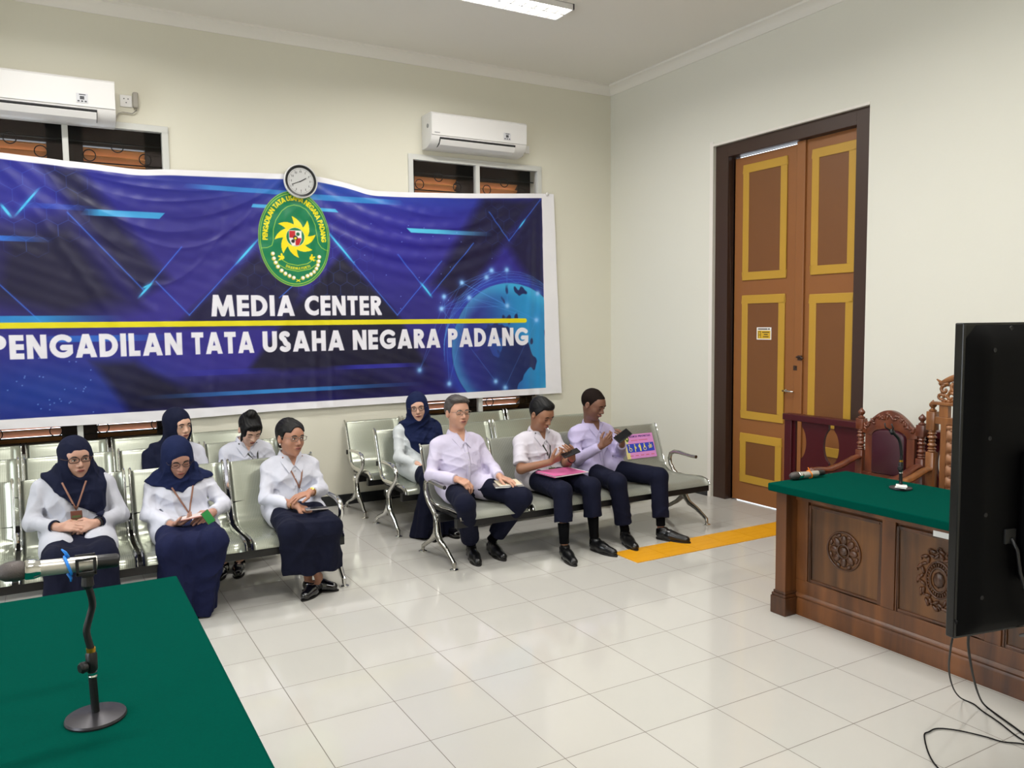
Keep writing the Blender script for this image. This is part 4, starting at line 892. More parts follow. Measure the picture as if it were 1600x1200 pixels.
def spindle(mb, x, y, z0, z1, r=.022):
    h = z1-z0; pr = [(r*.8, 0), (r, .04), (r*.7, .10), (r*1.1, .16), (r*.6, .22), (r*1.15, .32), (r*.65, .42), (r*.9, .5), (r*.65, .58), (r*1.15, .68), (r*.6, .78), (r*1.1, .85), (r*.7, .91), (r, .96), (r*.8, 1.0)]
    mb.lathe([(a, b*h) for a, b in pr], (x, y, z0), n=14)
def finial(mb, x, y, z, r=.02): mb.lathe([(r, 0), (r*1.15, .008), (r*.55, .016), (r*.5, .022), (r*1.0, .034), (r*1.1, .046), (r*.7, .058), (r*.25, .068), (.0, .074)], (x, y, z), n=16)
def judge_chair(x, y, wd, rz, label, tall):
    r = empty('carved_armchair', (x, y, 0), 0, label=label, cat='armchair')
    wood = M_mahog if not tall else wood_mat('golden_teak', (96,56,26), (150,96,50), (14,14,3), .3, .3)
    h = wd/2; M = Matrix.Translation((x, y, 0)) @ Matrix.Rotation(rz, 4, 'Z'); T = lambda p: tuple(M @ Vector(p))
    # local: +x is back, -x is front, y sideways
    def B(mb, lo, hi): mb.box(lo, hi, M)
    topz = 1.02 if not tall else 1.12; sp0, sp1 = (.80, .945) if not tall else (.86, 1.0)
    for s in (-1, 1):
        p = MB(); B(p, (-.025, s*h-.027, 0), (.025, s*h+.027, sp0)); B(p, (-.026, s*h-.028, sp1), (.026, s*h+.028, topz)); xx, yy, _ = T((0, s*h, 0)); spindle(p, xx, yy, sp0, sp1, .026)
        finial(p, xx, yy, topz, .022); p.build('back_post', wood, r, smooth='auto', bevel=.003)
        a = MB(); az = .70
        pts = [T((.0, s*h, az+.055)), T((-.08, s*h, az+.045)), T((-.20, s*(h+.008), az+.005)), T((-.32, s*(h+.01), az-.015)), T((-.42, s*(h+.012), az-.005)), T((-.47, s*(h+.014), az-.005))]
        a.tube(pts, [.020, .022, .024, .026, .027, .026], 12, flat=(1.3, .8)); a.ell(T((-.475, s*(h+.014), az-.012)), (.032, .034, .032), 14, 8); a.build('armrest', wood, r, smooth='auto')
        q_ = MB(); fx, fy, _ = T((-.40, s*h, 0)); B(q_, (-.425, s*h-.025, 0), (-.375, s*h+.025, .46)); spindle(q_, fx, fy, .46, az-.02, .022); q_.build('front_leg', wood, r, smooth='auto', bevel=.003)
    s_ = MB(); B(s_, (-.43, -h, .38), (.02, h, .43)); s_.build('seat_rail', wood, r, bevel=.006)
    u = MB(); B(u, (-.43, -h+.02, .43), (.0, h-.02, .50)); u.build('seat_cushion', mat('maroon_leather', (58,14,28), .4) if not tall else M_tan, r, bevel=.025)
    if not tall:
        pan = MB(); pts = []
        # crest with a raised arch
        n = 40; top = []; 
        for i in range(n+1):
            t = -1+2*i/n; hh = .995+.10*max(0, math.cos(t*PI/2*1.25))**.9 if abs(t) < .8 else .995
            if abs(t) < .18: hh += .0
            top.append((t*(h-.02), hh))
        low = [((h-.02), .925), (.17, .92), (.13, .915)] + [(.13*math.cos(a), .915+.055*math.sin(a)) for a in [PI*i/10 for i in range(0, 11)]] + [(-.13, .915), (-.17, .92), (-(h-.02), .925)]
        pan.prism(top+low, lambda a, b, d: T((d, -a, b)), -.018, .018); cr = pan.build('crest', wood, r, smooth='auto', bevel=.003)
        cv = MB(); rg = random.Random(5)
        for i in range(46):
            t = rg.uniform(-.82, .82); a = t*h; zz = rg.uniform(.955, .985) + .085*max(0, math.cos(t*PI/2*1.25)); rot = Matrix.Rotation(rg.uniform(0, 3.1), 3, 'X')
            cv.ell(T((-.019, -a, zz)), (.007, .018, .008), 8, 5, M.to_3x3() @ rot)
        cv.build('carved_leaves', wood, cr, smooth=True)
        for s in (-1, 1):
            f = MB(); B(f, (-.0145, s*.155-.028, .62), (.0145, s*.155+.028, .95)); f.build('back_stile', wood, r, bevel=.003)
        f = MB(); B(f, (-.02, -.20, .56), (.02, .20, .655)); bo = f.build('lower_back_rail', wood, r, bevel=.003)
        cv = MB()
        for i in range(18): cv.ell(T((-.021, -.15+.3*i/17, .61+.015*math.sin(i*1.7))), (.007, .016, .010), 8, 5, M.to_3x3() @ Matrix.Rotation(i*1.3, 3, 'X'))
        cv.build('carved_leaves', wood, bo, smooth=True)
        f = MB(); poly = [(-.125, .655), (.125, .655)]+[(.125, .91)]+[(.125*math.cos(a), .915+.05*math.sin(a)) for a in [PI*i/10 for i in range(1, 10)]]+[(-.125, .91)]
        f.prism(poly, lambda a, b, d: T((d, -a, b)), -.035, .010); f.build('back_cushion', mat('maroon_leather'), r, smooth='auto', bevel=.02)
    else:
        f = MB(); B(f, (-.02, -h+.02, 1.045), (.02, h-.02, 1.09)); B(f, (-.028, -h-.0, 1.165), (.028, h+.0, 1.185)); B(f, (-.018, -h+.05, 1.09), (.018, -h+.11, 1.165)); B(f, (-.018, h-.11, 1.09), (.018, h-.05, 1.165)); f.build('back_rail', wood, r, bevel=.003)
        for s in (-1, 1): f = MB(); B(f, (-.02, s*(h-.085)-.02, .50), (.02, s*(h-.085)+.02, 1.05)); f.build('back_stile', wood, r, bevel=.003)
        f = MB()
        nn = 7
        for i in range(nn):
            yy = -h+.15+(2*h-.30)*i/(nn-1); a, b, _ = T((0, yy, 0)); spindle(f, a, b, 1.09, 1.165, .013)
        f.build('gallery_spindle', wood, r, smooth=True)
        # openwork carved crest
        c = MB(); pr = []
        for s in (-1, 1):
            arcp = [T((0, s*(h-.04)*(1-k/14), 1.295+.055*math.sin(PI/2*min(1, k/14*1.6))-.0)) for k in range(15)]
            c.tube(arcp, [.012+.010*math.sin(PI*k/14) for k in range(15)], 10)
            c.tube([T((0, s*(h-.02), 1.325)), T((0, s*(h-.06), 1.300)), T((0, s*(h-.10), 1.30))], [.004, .014, .016], 8)
            for (yy, zz, R0, a0) in ((h-.05, 1.212, .026, 0), (h-.075, 1.262, .030, 1.5), (h-.115, 1.218, .032, .5), (h-.145, 1.275, .034, 2.), (h-.19, 1.222, .036, 1.), (h-.225, 1.285, .034, .3)):
                c.tube([T((0, s*(yy-R0*(1-.11*i)*math.cos(a0+i*.75)), zz+R0*(1-.11*i)*math.sin(a0+i*.75))) for i in range(9)], [.013-.0007*i for i in range(9)], 8)
            for i in range(9): c.ell(T((-.006, s*(h-.06-.025*i), 1.20+.05*((i*7) % 3)/2)), (.010, .020, .008), 8, 5, M.to_3x3() @ Matrix.Rotation(i*.9*s, 3, 'X'))
        for i in range(15): yy = -h+.07+(2*h-.14)*i/14; c.ell(T((0, yy, 1.192)), (.012, .018, .014), 8, 5)
        c.build('carved_crest', wood, r, smooth=True)
        # button-tufted back
        W0, Z0, Z1 = h-.105, .52, 1.045; nu, nv = 40, 70; vs = []; fs = []
        bt = []
        for row in range(7):
            for col in (-1, 0, 1): bt.append((col*.150, .575+row*.073))
        for j in range(nv+1):
            for i in range(nu+1):
                yy = -W0+2*W0*i/nu; zz = Z0+(Z1-Z0)*j/nv
                e_ = min((W0-abs(yy))/.03, (Z1-zz)/.03, (zz-Z0)/.03, 1); dp = .032*math.sqrt(max(0, 1-(1-max(e_, 0))**2))
                for a, b in bt: d2 = ((yy-a)**2+(zz-b)**2); dp -= .022*math.exp(-d2/.00030)
                dp -= .007*min(math.exp(-((zz-b_)/.006)**2) if False else 0 for b_ in (0,)) if False else 0
                k = abs(((zz-.575)/.073+.0) % 1.0); k = min(k, 1-k); dp -= .007*math.exp(-(k/.07)**2)*(e_ > .3)
                vs.append(T((-.012-dp, yy, zz)))
        for j in range(nv):
            for i in range(nu): a = j*(nu+1)+i; fs.append((a, a+1, a+nu+2, a+nu+1))
        per = [i for i in range(nu+1)]+[j*(nu+1)+nu for j in range(1, nv+1)]+[nv*(nu+1)+i for i in range(nu-1, -1, -1)]+[j*(nu+1) for j in range(nv-1, 0, -1)]
        nb = len(vs)
        for i in per: p = M.inverted() @ Vector(vs[i]); vs.append(T((.015, p.y, p.z)))
        for q_ in range(len(per)): q2 = (q_+1) % len(per); fs.append((per[q_], per[q2], nb+q2, nb+q_))
        fs.append(tuple(nb+i for i in range(len(per))))
        mb = MB(); mb.add(vs, fs); bo = mb.build('back_cushion', M_tan, r, smooth=True)
        bb = MB()
        for a, b in bt: bb.ell(T((-.025, a, b)), (.006, .008, .008), 10, 6)
        bb.build('buttons', M_tan, bo, smooth=True)
    return r
M_tan = mat('tan_leather', (146,101,68), .42, bump=(90, .12))
judge_chair(-.62, -3.940, .45, 0, 'carved dark wooden armchair with an arched crest and maroon padded back', False)
judge_chair(-.66, -4.550, .58, 0, 'tall carved armchair with a button-tufted tan leather back', True)

# ============================================================ television (seen from behind) and its stand
def television():
    az = .20; Rv = Vector((math.cos(az), -math.sin(az), 0)); B_ = Vector((-math.sin(az), -math.cos(az), 0))   # B_ points to the room camera side (the rear of the set)
    Dp = 2.1
    tl = Vector((-3.4215, -6.0968, 1.700)); zb = .848; W = 1.36; T = lambda u, v, d: tuple(tl+Rv*u+B_*d+Vector((0, 0, v-1.700)))
    r = empty('television', (tl.x+.65, tl.y-.2, 0), label='large black flat television seen from behind at the right edge', cat='television')
    M = Matrix(((Rv.x, B_.x, 0, tl.x), (Rv.y, B_.y, 0, tl.y), (0, 0, 1, 0), (0, 0, 0, 1)))
    MB().box((0, -.032, zb), (W, -.004, 1.700), M).build('screen_frame', mat('gloss_black', (12,12,13), .2), r, bevel=.003)
    MB().box((.012, -.0335, zb+.014), (W-.012, -.0315, 1.688), M).build('screen', mat('dark_screen', (6,6,8), .08), r)
    H = 1.700-zb; nu, nv = 40, 24; vs = []; fs = []
    for j in range(nv+1):
        for i in range(nu+1):
            u = .008+(W-.016)*i/nu; v = zb+.006+(H-.012)*j/nv
            ex = min(u-.008, W-.008-u)/.02; ev = min(v-zb-.006, 1.694-v)/.02; e_ = max(0, min(1, ex))*max(0, min(1, ev))
            top = 1.694-v; rim = math.hypot((u-W*.5)/1.05, (v-1.36)/.0001) if False else 0
            dish = max(0, 1-((u-.42)/.48)**2); scoop = .020*max(0, 1-max(0, top)/(.10*dish+1e-4))*(dish > 0) if top < .10*dish else 0
            vs.append(tuple(M @ Vector((u, -.004+(.030*e_**.5)-scoop*e_, v))))
    for j in range(nv):
        for i in range(nu): a = j*(nu+1)+i; fs.append((a, a+1, a+nu+2, a+nu+1))
    M_shell = mat('matt_black_shell', (1,1,2), .6, spec=.1)
    bs = MB().add(vs, fs).build('rear_shell', M_shell, r, smooth=True)
    hs = MB()
    for u, v in ((.075, 1.628), (.068, 1.395), (.063, 1.19), (.060, .965), (.13, 1.685)): hs.lathe([(.006, 0), (.006, .0025), (.0, .0015)], tuple(M @ Vector((u, .025, v))), tuple(B_), 12)
    hs.build('screws', mat('screw_black', (4,4,4), .6), bs)
    MB().box((.175, .024, 1.00), (W-.175, .070, 1.36), M).build('electronics_cover', M_shell, r, bevel=.015)
    MB().box((.130, .022, 1.105), (.168, .032, 1.145), M).build('power_inlet', mat('screw_black'), r, bevel=.002)
    c = MB().tube([tuple(M @ Vector(p)) for p in ((.15, .032, 1.12), (.158, .045, 1.09), (.165, .05, 1.03), (.185, .055, .97), (.20, .045, .90), (.26, .02, .84), (.30, -.05, .80))], .005, 8); c.build('power_lead', M_black, r, smooth=True)
    # mobile stand carrying it, standing on the floor (out of shot)
    s = empty('television_stand', tuple(M @ Vector((W/2, .1, 0))), label='black floor stand carrying the television', cat='stand')
    MB().box((W/2-.05, .072, .05), (W/2+.05, .13, 1.35), M).build('column', M_black, s, bevel=.005); MB().box((W/2-.40, -.25, .03), (W/2+.40, -.17, .07), M).box((W/2-.40, .30, .03), (W/2+.40, .38, .07), M).box((W/2-.04, -.25, .03), (W/2+.04, .38, .07), M).build('stand_base', M_black, s, bevel=.005)
    for u in (W/2-.36, W/2+.36):
        for d in (-.21, .34): MB().lathe([(.02, 0), (.025, .01), (.025, .02), (.015, .03)], tuple(M @ Vector((u, d, 0))), n=12).build('caster', M_black, s)
    MB().box((W/2-.2, .066, 1.05), (W/2+.2, .074, 1.30), M).build('bracket', M_black, s)
television()
# cables hanging behind the television and lying on the floor
def cable(name, pts, rad, label): m = mat('cable_black', (6,6,7), .6, spec=.2); MB().tube(smooth_path(pts), rad*.6, 8).build(name, m, None, smooth=True, label=label, cat='cable')
cable('cable', [(-3.42, -6.10, .90), (-3.307, -6.018, .780), (-2.888, -5.762, .510), (-2.353, -5.461, .195), (-2.05, -5.315, .02), (-2.03, -5.36, .007), (-2.059, -5.416, .006), (-2.096, -5.505, .006), (-2.165, -5.645, .006), (-2.20, -5.85, .006)], .005, 'thin black cable curving from the television down along the desk\'s foot')
cable('cable', [(-3.38, -6.12, .90), (-3.216, -6.014, .765), (-2.768, -5.777, .465), (-2.264, -5.515, .165), (-2.02, -5.405, .016), (-2.045, -5.475, .0075), (-2.08, -5.55, .0075), (-2.13, -5.66, .0075), (-2.16, -5.82, .0075)], .0065, 'thicker black cable hanging from the television to the floor')
cable('cable', [(-2.72, -5.75, .006), (-2.63, -5.56, .006), (-2.477, -5.42, .006), (-2.42, -5.405, .006), (-2.365, -5.408, .006), (-2.31, -5.46, .006), (-2.265, -5.545, .006), (-2.245, -5.605, .006), (-2.19, -5.66, .006), (-2.14, -5.78, .006)], .005, 'black cable looping across the floor tiles below the television')
print('furniture', time.time()-T0)
# ============================================================ people: signed-distance bodies meshed with surface nets
f32 = np.float32
def V3(p): return np.array(p, float)
def unit(v): v = np.array(v, float); return v/max(np.linalg.norm(v), 1e-9)
class Cap:
    def __init__(s, a, b, ra, rb=None, fr=None, sq=None):
        """tapered capsule; fr=(axis, k): squash along an axis by k (<1 flatter)"""
        s.a, s.b, s.ra, s.rb, s.sq = V3(a), V3(b), ra, ra if rb is None else rb, sq
    def d(s, P):
        P = P-s.a.astype(f32); ab = (s.b-s.a).astype(f32)
        if s.sq is not None:
            n, k = s.sq; n = np.array(n, f32); c = P@n; P = P+((1/k-1)*c)[..., None]*n; ab = ab+(1/k-1)*float(ab@n)*n
        t = np.clip(P@ab/max(float(ab@ab), 1e-9), 0, 1); q = P-t[..., None]*ab
        return np.sqrt((q*q).sum(-1))-(s.ra+(s.rb-s.ra)*t)
class Ell:
    def __init__(s, c, r, R=None): s.c = np.array(c, f32); s.r = np.array(r, f32); s.R = None if R is None else np.array(R, f32)
    def d(s, P):
        q = P-s.c
        if s.R is not None: q = q@s.R.T
        k0 = np.sqrt(((q/s.r)**2).sum(-1))+1e-6; k1 = np.sqrt(((q/(s.r*s.r))**2).sum(-1))+1e-6
        return k0*(k0-1)/k1
def smin(a, b, k):
    h = np.maximum(k-np.abs(a-b), 0)/k; return np.minimum(a, b)-h*h*k*.25
def smax(a, b, k): return -smin(-a, -b, k)
class Ctx:
    def __init__(s, P, bc=None, br=0): s.P = P; s.bc = bc; s.br = br
    def __call__(s, pr):
        if s.bc is None: return pr.d(s.P)
        m = pr.d(s.bc) < s.br*1.35+.075
        out = np.full(s.P.shape[:2], .6, f32)
        if m.any(): out[m] = pr.d(s.P[m])
        return out
    def union(s, prs, k):
        d = s(prs[0])
        for p in prs[1:]: d = smin(d, s(p), k)
        return d
_CN = np.array([(i, j, k) for i in (0, 1) for j in (0, 1) for k in (0, 1)])
_ED = [(a, b) for a in range(8) for b in range(a+1, 8) if np.abs(_CN[a]-_CN[b]).sum() == 1]
def surface_nets(fn, lo, hi, h):
    B = 8; n = np.ceil((np.array(hi)-np.array(lo))/(h*B)).astype(int)+1; lo = np.array(lo, f32)
    g = np.stack(np.meshgrid(*[np.arange(k) for k in n], indexing='ij'), -1).reshape(-1, 3)
    bc = (lo+(g*B+(B-1)/2)*h).astype(f32); br = h*B*.87
    dc = fn(Ctx(bc[:, None, :]))[:, 0]
    act = np.abs(dc) < br*1.6+.012
    vol = np.full(n*B, .5, f32)
    full = np.repeat(np.repeat(np.repeat(np.where(dc < 0, -1., 1.).astype(f32).reshape(n), B, 0), B, 1), B, 2); vol = full
    idx = np.stack(np.meshgrid(*[np.arange(B)]*3, indexing='ij'), -1).reshape(-1, 3)
    ga = g[act]; off = (idx*h).astype(f32)
    for s in range(0, len(ga), 1500):
        gg = ga[s:s+1500]; base = (lo+gg*B*h).astype(f32); P = base[:, None, :]+off[None]
        d = fn(Ctx(P, (base+(B-1)/2*h).astype(f32), br))
        ii = gg[:, None, :]*B+idx[None]; vol[ii[..., 0], ii[..., 1], ii[..., 2]] = d
    neg = vol < 0; N = np.array(vol.shape)
    cnt = np.zeros(N-1, np.int8)
    for c in _CN: cnt += neg[c[0]:N[0]-1+c[0], c[1]:N[1]-1+c[1], c[2]:N[2]-1+c[2]]
    cells = np.argwhere((cnt > 0) & (cnt < 8))
    vid = np.full(N-1, -1, np.int32); vid[cells[:, 0], cells[:, 1], cells[:, 2]] = np.arange(len(cells))
    cv = np.stack([vol[cells[:, 0]+c[0], cells[:, 1]+c[1], cells[:, 2]+c[2]] for c in _CN], 1)
    acc = np.zeros((len(cells), 3)); num = np.zeros(len(cells))
    for a, b in _ED:
        va, vb = cv[:, a], cv[:, b]; x = (va < 0) != (vb < 0); t = np.where(x, va/(va-vb+1e-12), 0)
        acc += np.where(x[:, None], _CN[a]+(t[:, None])*(_CN[b]-_CN[a]), 0); num += x
    verts = lo+(cells+acc/num[:, None])*h
    quads = []
    for ax in range(3):
        u, v = (ax+1) % 3, (ax+2) % 3
        sl0 = [slice(0, N[i]-1) for i in range(3)]; sl1 = list(sl0); sl1[ax] = slice(1, N[ax])
        a, b = neg[tuple(sl0)], neg[tuple(sl1)]; e = np.argwhere(a != b); e = e[(e[:, u] > 0) & (e[:, v] > 0)]
        if not len(e): continue
        fl = a[e[:, 0], e[:, 1], e[:, 2]]
        def vi(du, dv): q = e.copy(); q[:, u] -= du; q[:, v] -= dv; return vid[q[:, 0], q[:, 1], q[:, 2]]
        Q = np.stack([vi(1, 1), vi(0, 1), vi(0, 0), vi(1, 0)], 1); Q[~fl] = Q[~fl][:, ::-1]; quads.append(Q[(Q >= 0).all(1)])
    return verts, np.concatenate(quads)
def bbox(prs, pad=.03):
    lo = np.full(3, 9.); hi = np.full(3, -9.)
    for p in prs:
        if isinstance(p, Cap):
            for q, r in ((p.a, p.ra), (p.b, p.rb)): lo = np.minimum(lo, q-r); hi = np.maximum(hi, q+r)
        else: r = max(p.r); lo = np.minimum(lo, p.c-r); hi = np.maximum(hi, p.c+r)
    return lo-pad, hi+pad
def sdf_obj(name, fn, bb, h, m, parent, **k):
    v, q = surface_nets(fn, bb[0], bb[1], h)
    me = np_mesh(name, v, q); me.materials.append(m); return tag(link(name, me, parent), **k)
def surf(fn, o, d, n=60, lim=.35, off=0.):
    """first point of the surface met from o along d"""
    p = np.array(o, float); d = unit(d); tr = 0
    for _ in range(n):
        v = float(fn(Ctx(p[None].astype(f32)))[0]) if True else 0
        if v < .0006 or tr > lim: break
        p = p+d*v*.8; tr += v*.8
    return p-d*off

M_navy = mat('navy_fabric', (15,18,38), .9, spec=.2, bump=(24, .35, .012)); M_navy2 = mat('navy_hijab', (18,28,64), .85, spec=.2, bump=(30, .35, .010)); M_navy3 = mat('dark_navy_hijab', (15,20,44), .85, spec=.2, bump=(30, .35, .010))
M_shirtw = mat('white_shirt', (200,201,212), .8, spec=.25, bump=(20, .22, .012)); M_shirtl = mat('lilac_white_shirt', (203,196,218), .8, spec=.25, bump=(20, .22, .012)); M_shirtv = mat('pale_violet_shirt', (186,177,211), .8, spec=.25, bump=(20, .22, .012))
M_shoe = mat('black_leather', (12,12,14), .28, coat=.2); M_sock = mat('black_sock', (6,6,8), .95, spec=.1); M_pat = mat('patent_black', (12,12,18), .08, coat=1.)
M_sole = mat('rubber_sole', (22,18,16), .6)
M_hairb = mat('black_hair', (10,8,8), .5, spec=.25, bump=(220, .4, .003)); M_hairg = mat('greying_hair', (84,78,74), .5, noise=(60, (40,36,36), 4), bump=(220, .5, .003)); M_hairx = mat('cropped_hair', (26,18,15), .8, spec=.1, bump=(300, .4, .002))
M_ew = mat('eye_white', (226,220,214), .25); M_ei = mat('dark_iris', (26,16,12), .12); M_lid = mat('lash_line', (30,18,16), .6)
M_gold = mat('gold', (206,160,84), .25, 1.); M_gl = mat('spectacle_frame', (70,60,58), .3, .6); M_glb = mat('brown_spectacle_frame', (60,34,24), .35)
M_lan = mat('brown_lanyard', (146,104,86), .7); M_lang = mat('dark_green_lanyard', (48,54,44), .7); M_cardb = mat('card_holder_brown', (112,66,52), .5); M_cardg = mat('card_green', (30,132,60), .4)
M_btn = mat('button', (200,200,206), .4)

def hand_prims(wr, d, n, side, curl, s=.95, spread=.0, thumb=.6, lens=(1,1,1,1)):
    """wr wrist, d towards the fingers, n where the palm faces, side towards the thumb"""
    d = unit(d); n = np.array(n, float); n = unit(n-d*(n@d)); sd = np.cross(n, d)
    if sd@np.array(side, float) < 0: sd = -sd
    palm = []; fing = []; W = V3(wr)
    L0 = .082*s; offs = (.029, .010, -.010, -.028)
    for i, o in enumerate(offs):
        palm.append(Cap(W+sd*o*.55*s+d*.010, W+sd*o*s+d*(L0-abs(o-.01)*.25), .0145*s, .0115*s, sq=(n, .85)))
        ln = [(.043, .026, .020), (.047, .030, .021), (.044, .028, .020), (.034, .021, .018)][i]
        p = W+sd*o*s+d*(L0-abs(o-.01)*.25); a = 0; c = curl[i] if hasattr(curl[0], '__len__') else curl
        dirs = unit(d+sd*spread*(o/.03))
        for j, l in enumerate(ln):
            a += c[j]; v = dirs*math.cos(a)+n*math.sin(a); r0 = (.0098, .0088, .0080)[j]*s; r1 = (.0088, .0080, .0068)[j]*s
            q = p+v*l*s*lens[i]; fing.append(Cap(p, q, r0, r1)); p = q
    t0 = W+sd*.020*s+d*.022*s; t1 = t0+unit(d*.62+sd*.78+n*.25)*.042*s; t2 = t1+unit(d*.85+sd*.25+n*thumb)*.032*s; t3 = t2+unit(d*.8-sd*.05+n*thumb*1.2)*.025*s
    palm.append(Cap(t0, t1, .0165*s, .0125*s)); fing += [Cap(t1, t2, .0115*s, .0100*s), Cap(t2, t3, .0100*s, .0078*s)]
    return palm, fing

def folds(C, pts, amp, fr, seed):
    """soft cloth creases near the given points"""
    P = C.P; r = np.random.RandomState(seed); out = 0
    for c, rad in pts:
        c = np.array(c, f32); q = P-c; w_ = np.exp(-(q*q).sum(-1)/(rad*rad))
        for _ in range(2):
            a = unit(r.normal(size=3)).astype(f32); b = unit(r.normal(size=3)).astype(f32)
            ph = (q@a)*fr*.55+1.7*np.sin((q@b)*fr*.30+r.uniform(0, 6))+r.uniform(0, 6)
            out = out-w_*((1-np.abs(np.sin(ph)))**1.6*1.9-.55)*amp*.75
    return out

def person(name, label, J, o):
    """J: joints in room coordinates. o: options. returns dict of helpers"""
    t_ = time.time(); g = o.get
    pel, shR, shL, H = V3(J['pel']), V3(J['shR']), V3(J['shL']), V3(J['H'])
    L = unit(shL-shR); msh = (shR+shL)/2; N = msh+V3((0, 0, .072))+V3((0, .0, 0)); up = unit(N-pel); F = unit(np.cross(L, up)); T = np.linalg.norm(N-pel)
    R = np.array([L, F, up]); sw = np.linalg.norm(shL-shR); fat = g('fat', 1.)
    fy, fp, fr_ = [math.radians(v) for v in g('face', (0, 0, 0))]
    hf = V3((math.sin(fy)*math.cos(fp), -math.cos(fy)*math.cos(fp), math.sin(fp))); hl = V3((math.cos(fy), math.sin(fy), 0)); hu = np.cross(hf, hl)
    hl, hu = hl*math.cos(fr_)+hu*math.sin(fr_), hu*math.cos(fr_)-hl*math.sin(fr_); HR = np.array([hl, hf, hu]); hs = g('hs', 1.0)
    h2w = lambda x, y, z: H+(hl*x+hf*y+hu*z)*hs
    root = empty(name, (pel[0], pel[1], 0), label=label, cat='person', group=None)
    HE = lambda c, r, R2=None: Ell(h2w(*c), np.array(r)*hs, HR if R2 is None else R2@HR); HC = lambda a, b, ra, rb=None, sq=None: Cap(h2w(*a), h2w(*b), ra*hs, None if rb is None else rb*hs)
    fw = g('fw', 1.)
    skull = [HE((0, -.018, .030), (.075*fw, .094, .088)), HE((0, .020, -.022), (.064*fw, .070, .088)), HE((0, .030, -.070), (.047*fw, .048, .042)), HE((0, .048, .03), (.058, .045, .05))]
    detail = [HC((0, .064, -.100), (0, .062, -.096), .019), HE((.038*fw, .052, -.030), (.026, .026, .028)), HE((-.038*fw, .052, -.030), (.026, .026, .028)), HC((-.034, .078, .024), (.034, .078, .024), .010)]
    nose = [HC((0, .086, .008), (0, .106, -.028), .0075, .0115), HC((-.012, .094, -.034), (.012, .094, -.034), .0085)]
    sock = [HE((.031, .104, .004), (.019, .017, .012)), HE((-.031, .104, .004), (.019, .017, .012))]
    lips = [HE((0, .086, -.060), (.023, .013, .010))]
    eyeb = [HE((s*.031, .078, .002), (.017, .012, .011)) for s in (1, -1)]
    ears = [HE((s*.078*fw, -.006, -.008), (.011, .020, .031)) for s in (1, -1)]; earh = [HE((s*.090*fw, -.002, -.004), (.008, .011, .017)) for s in (1, -1)]
    nk = g('neck', .052); neck = Cap(H-hu*.05*hs-hf*.018, N+V3((0, .0, -.03)), nk, nk+.008)
    elR, elL, wrR, wrL = V3(J['elR']), V3(J['elL']), V3(J['wrR']), V3(J['wrL'])
    arms = [Cap(shR, elR, .036, .034), Cap(elR, wrR, .036, .024), Cap(shL, elL, .036, .034), Cap(elL, wrL, .036, .024)]
    palm, fing = [], []
    for k, wr in (('handR', wrR), ('handL', wrL)):
        if k in J:
            a = J[k]; p_, f_ = hand_prims(wr, *a); palm += p_; fing += f_
    hips = [pel-L*.085, pel+L*.085]; kn = [V3(J['knR']), V3(J['knL'])]; an = [V3(J['anR']), V3(J['anL'])]
    core = [Cap(pel, N, .07, .06), Cap(shR, shL, .045)]+[Cap(hips[i], kn[i], .055, .045) for i in (0, 1)]+[Cap(kn[i], an[i], .042, .023) for i in (0, 1)]
    foot = []
    for i, k in enumerate(('toeR', 'toeL')):
        tt = V3(J[k]); a0 = an[i]; hd_ = unit((tt-a0)*V3((1, 1, 0))); foot += [Cap(a0, V3((a0[0], a0[1], .045)), .022, .024), Cap(V3((a0[0], a0[1], .042)), V3((tt[0], tt[1], .028))-hd_*.03, .027, .018)]
    hb = h2w(0, 0, 0).astype(f32)
    def head_fn(C):
        d = C.union(skull, .03); d = smin(d, C(neck), .03); d = smin(d, C.union(detail, .02), .018)
        for s in sock: d = smax(d, -C(s), .014)
        for e in eyeb: d = smin(d, C(e), .006)
        d = smin(d, C.union(nose, .008), .010); d = smin(d, C(lips[0]), .010)
        for e, h_ in ([] if g('hijab') else zip(ears, earh)): d = smin(d, smax(C(e), -C(h_), .004), .006)
        return d
    def body_fn(C):
        d = head_fn(C); d = smin(d, C.union(core, .03), .03); d = smin(d, C.union(arms, .02), .02); d = smin(d, C.union(foot, .02), .02)
        if vneck: q = C.P-(N+F*.085-up*.020).astype(f32); d = smin(d, smax(C.union(tors, .055)+.005, np.sqrt((q*q).sum(-1))-.058, .004), .008)
        if palm: d = smin(d, smin(C.union(palm, .009), C.union(fing, .0035), .006), .014)
        return d
    allp = skull+detail+arms+core+foot+palm+fing
    skin = mat(name+'_skin_'+str(g('skin')), g('skin'), .48, sss=.08, bump=(90, .05, .002))
    # ---- face parts
    def fp_(x, z, off=0.): return surf(head_fn, h2w(x, .16, z), -hf, off=off)
    hm = g('hairmat', M_hairb)
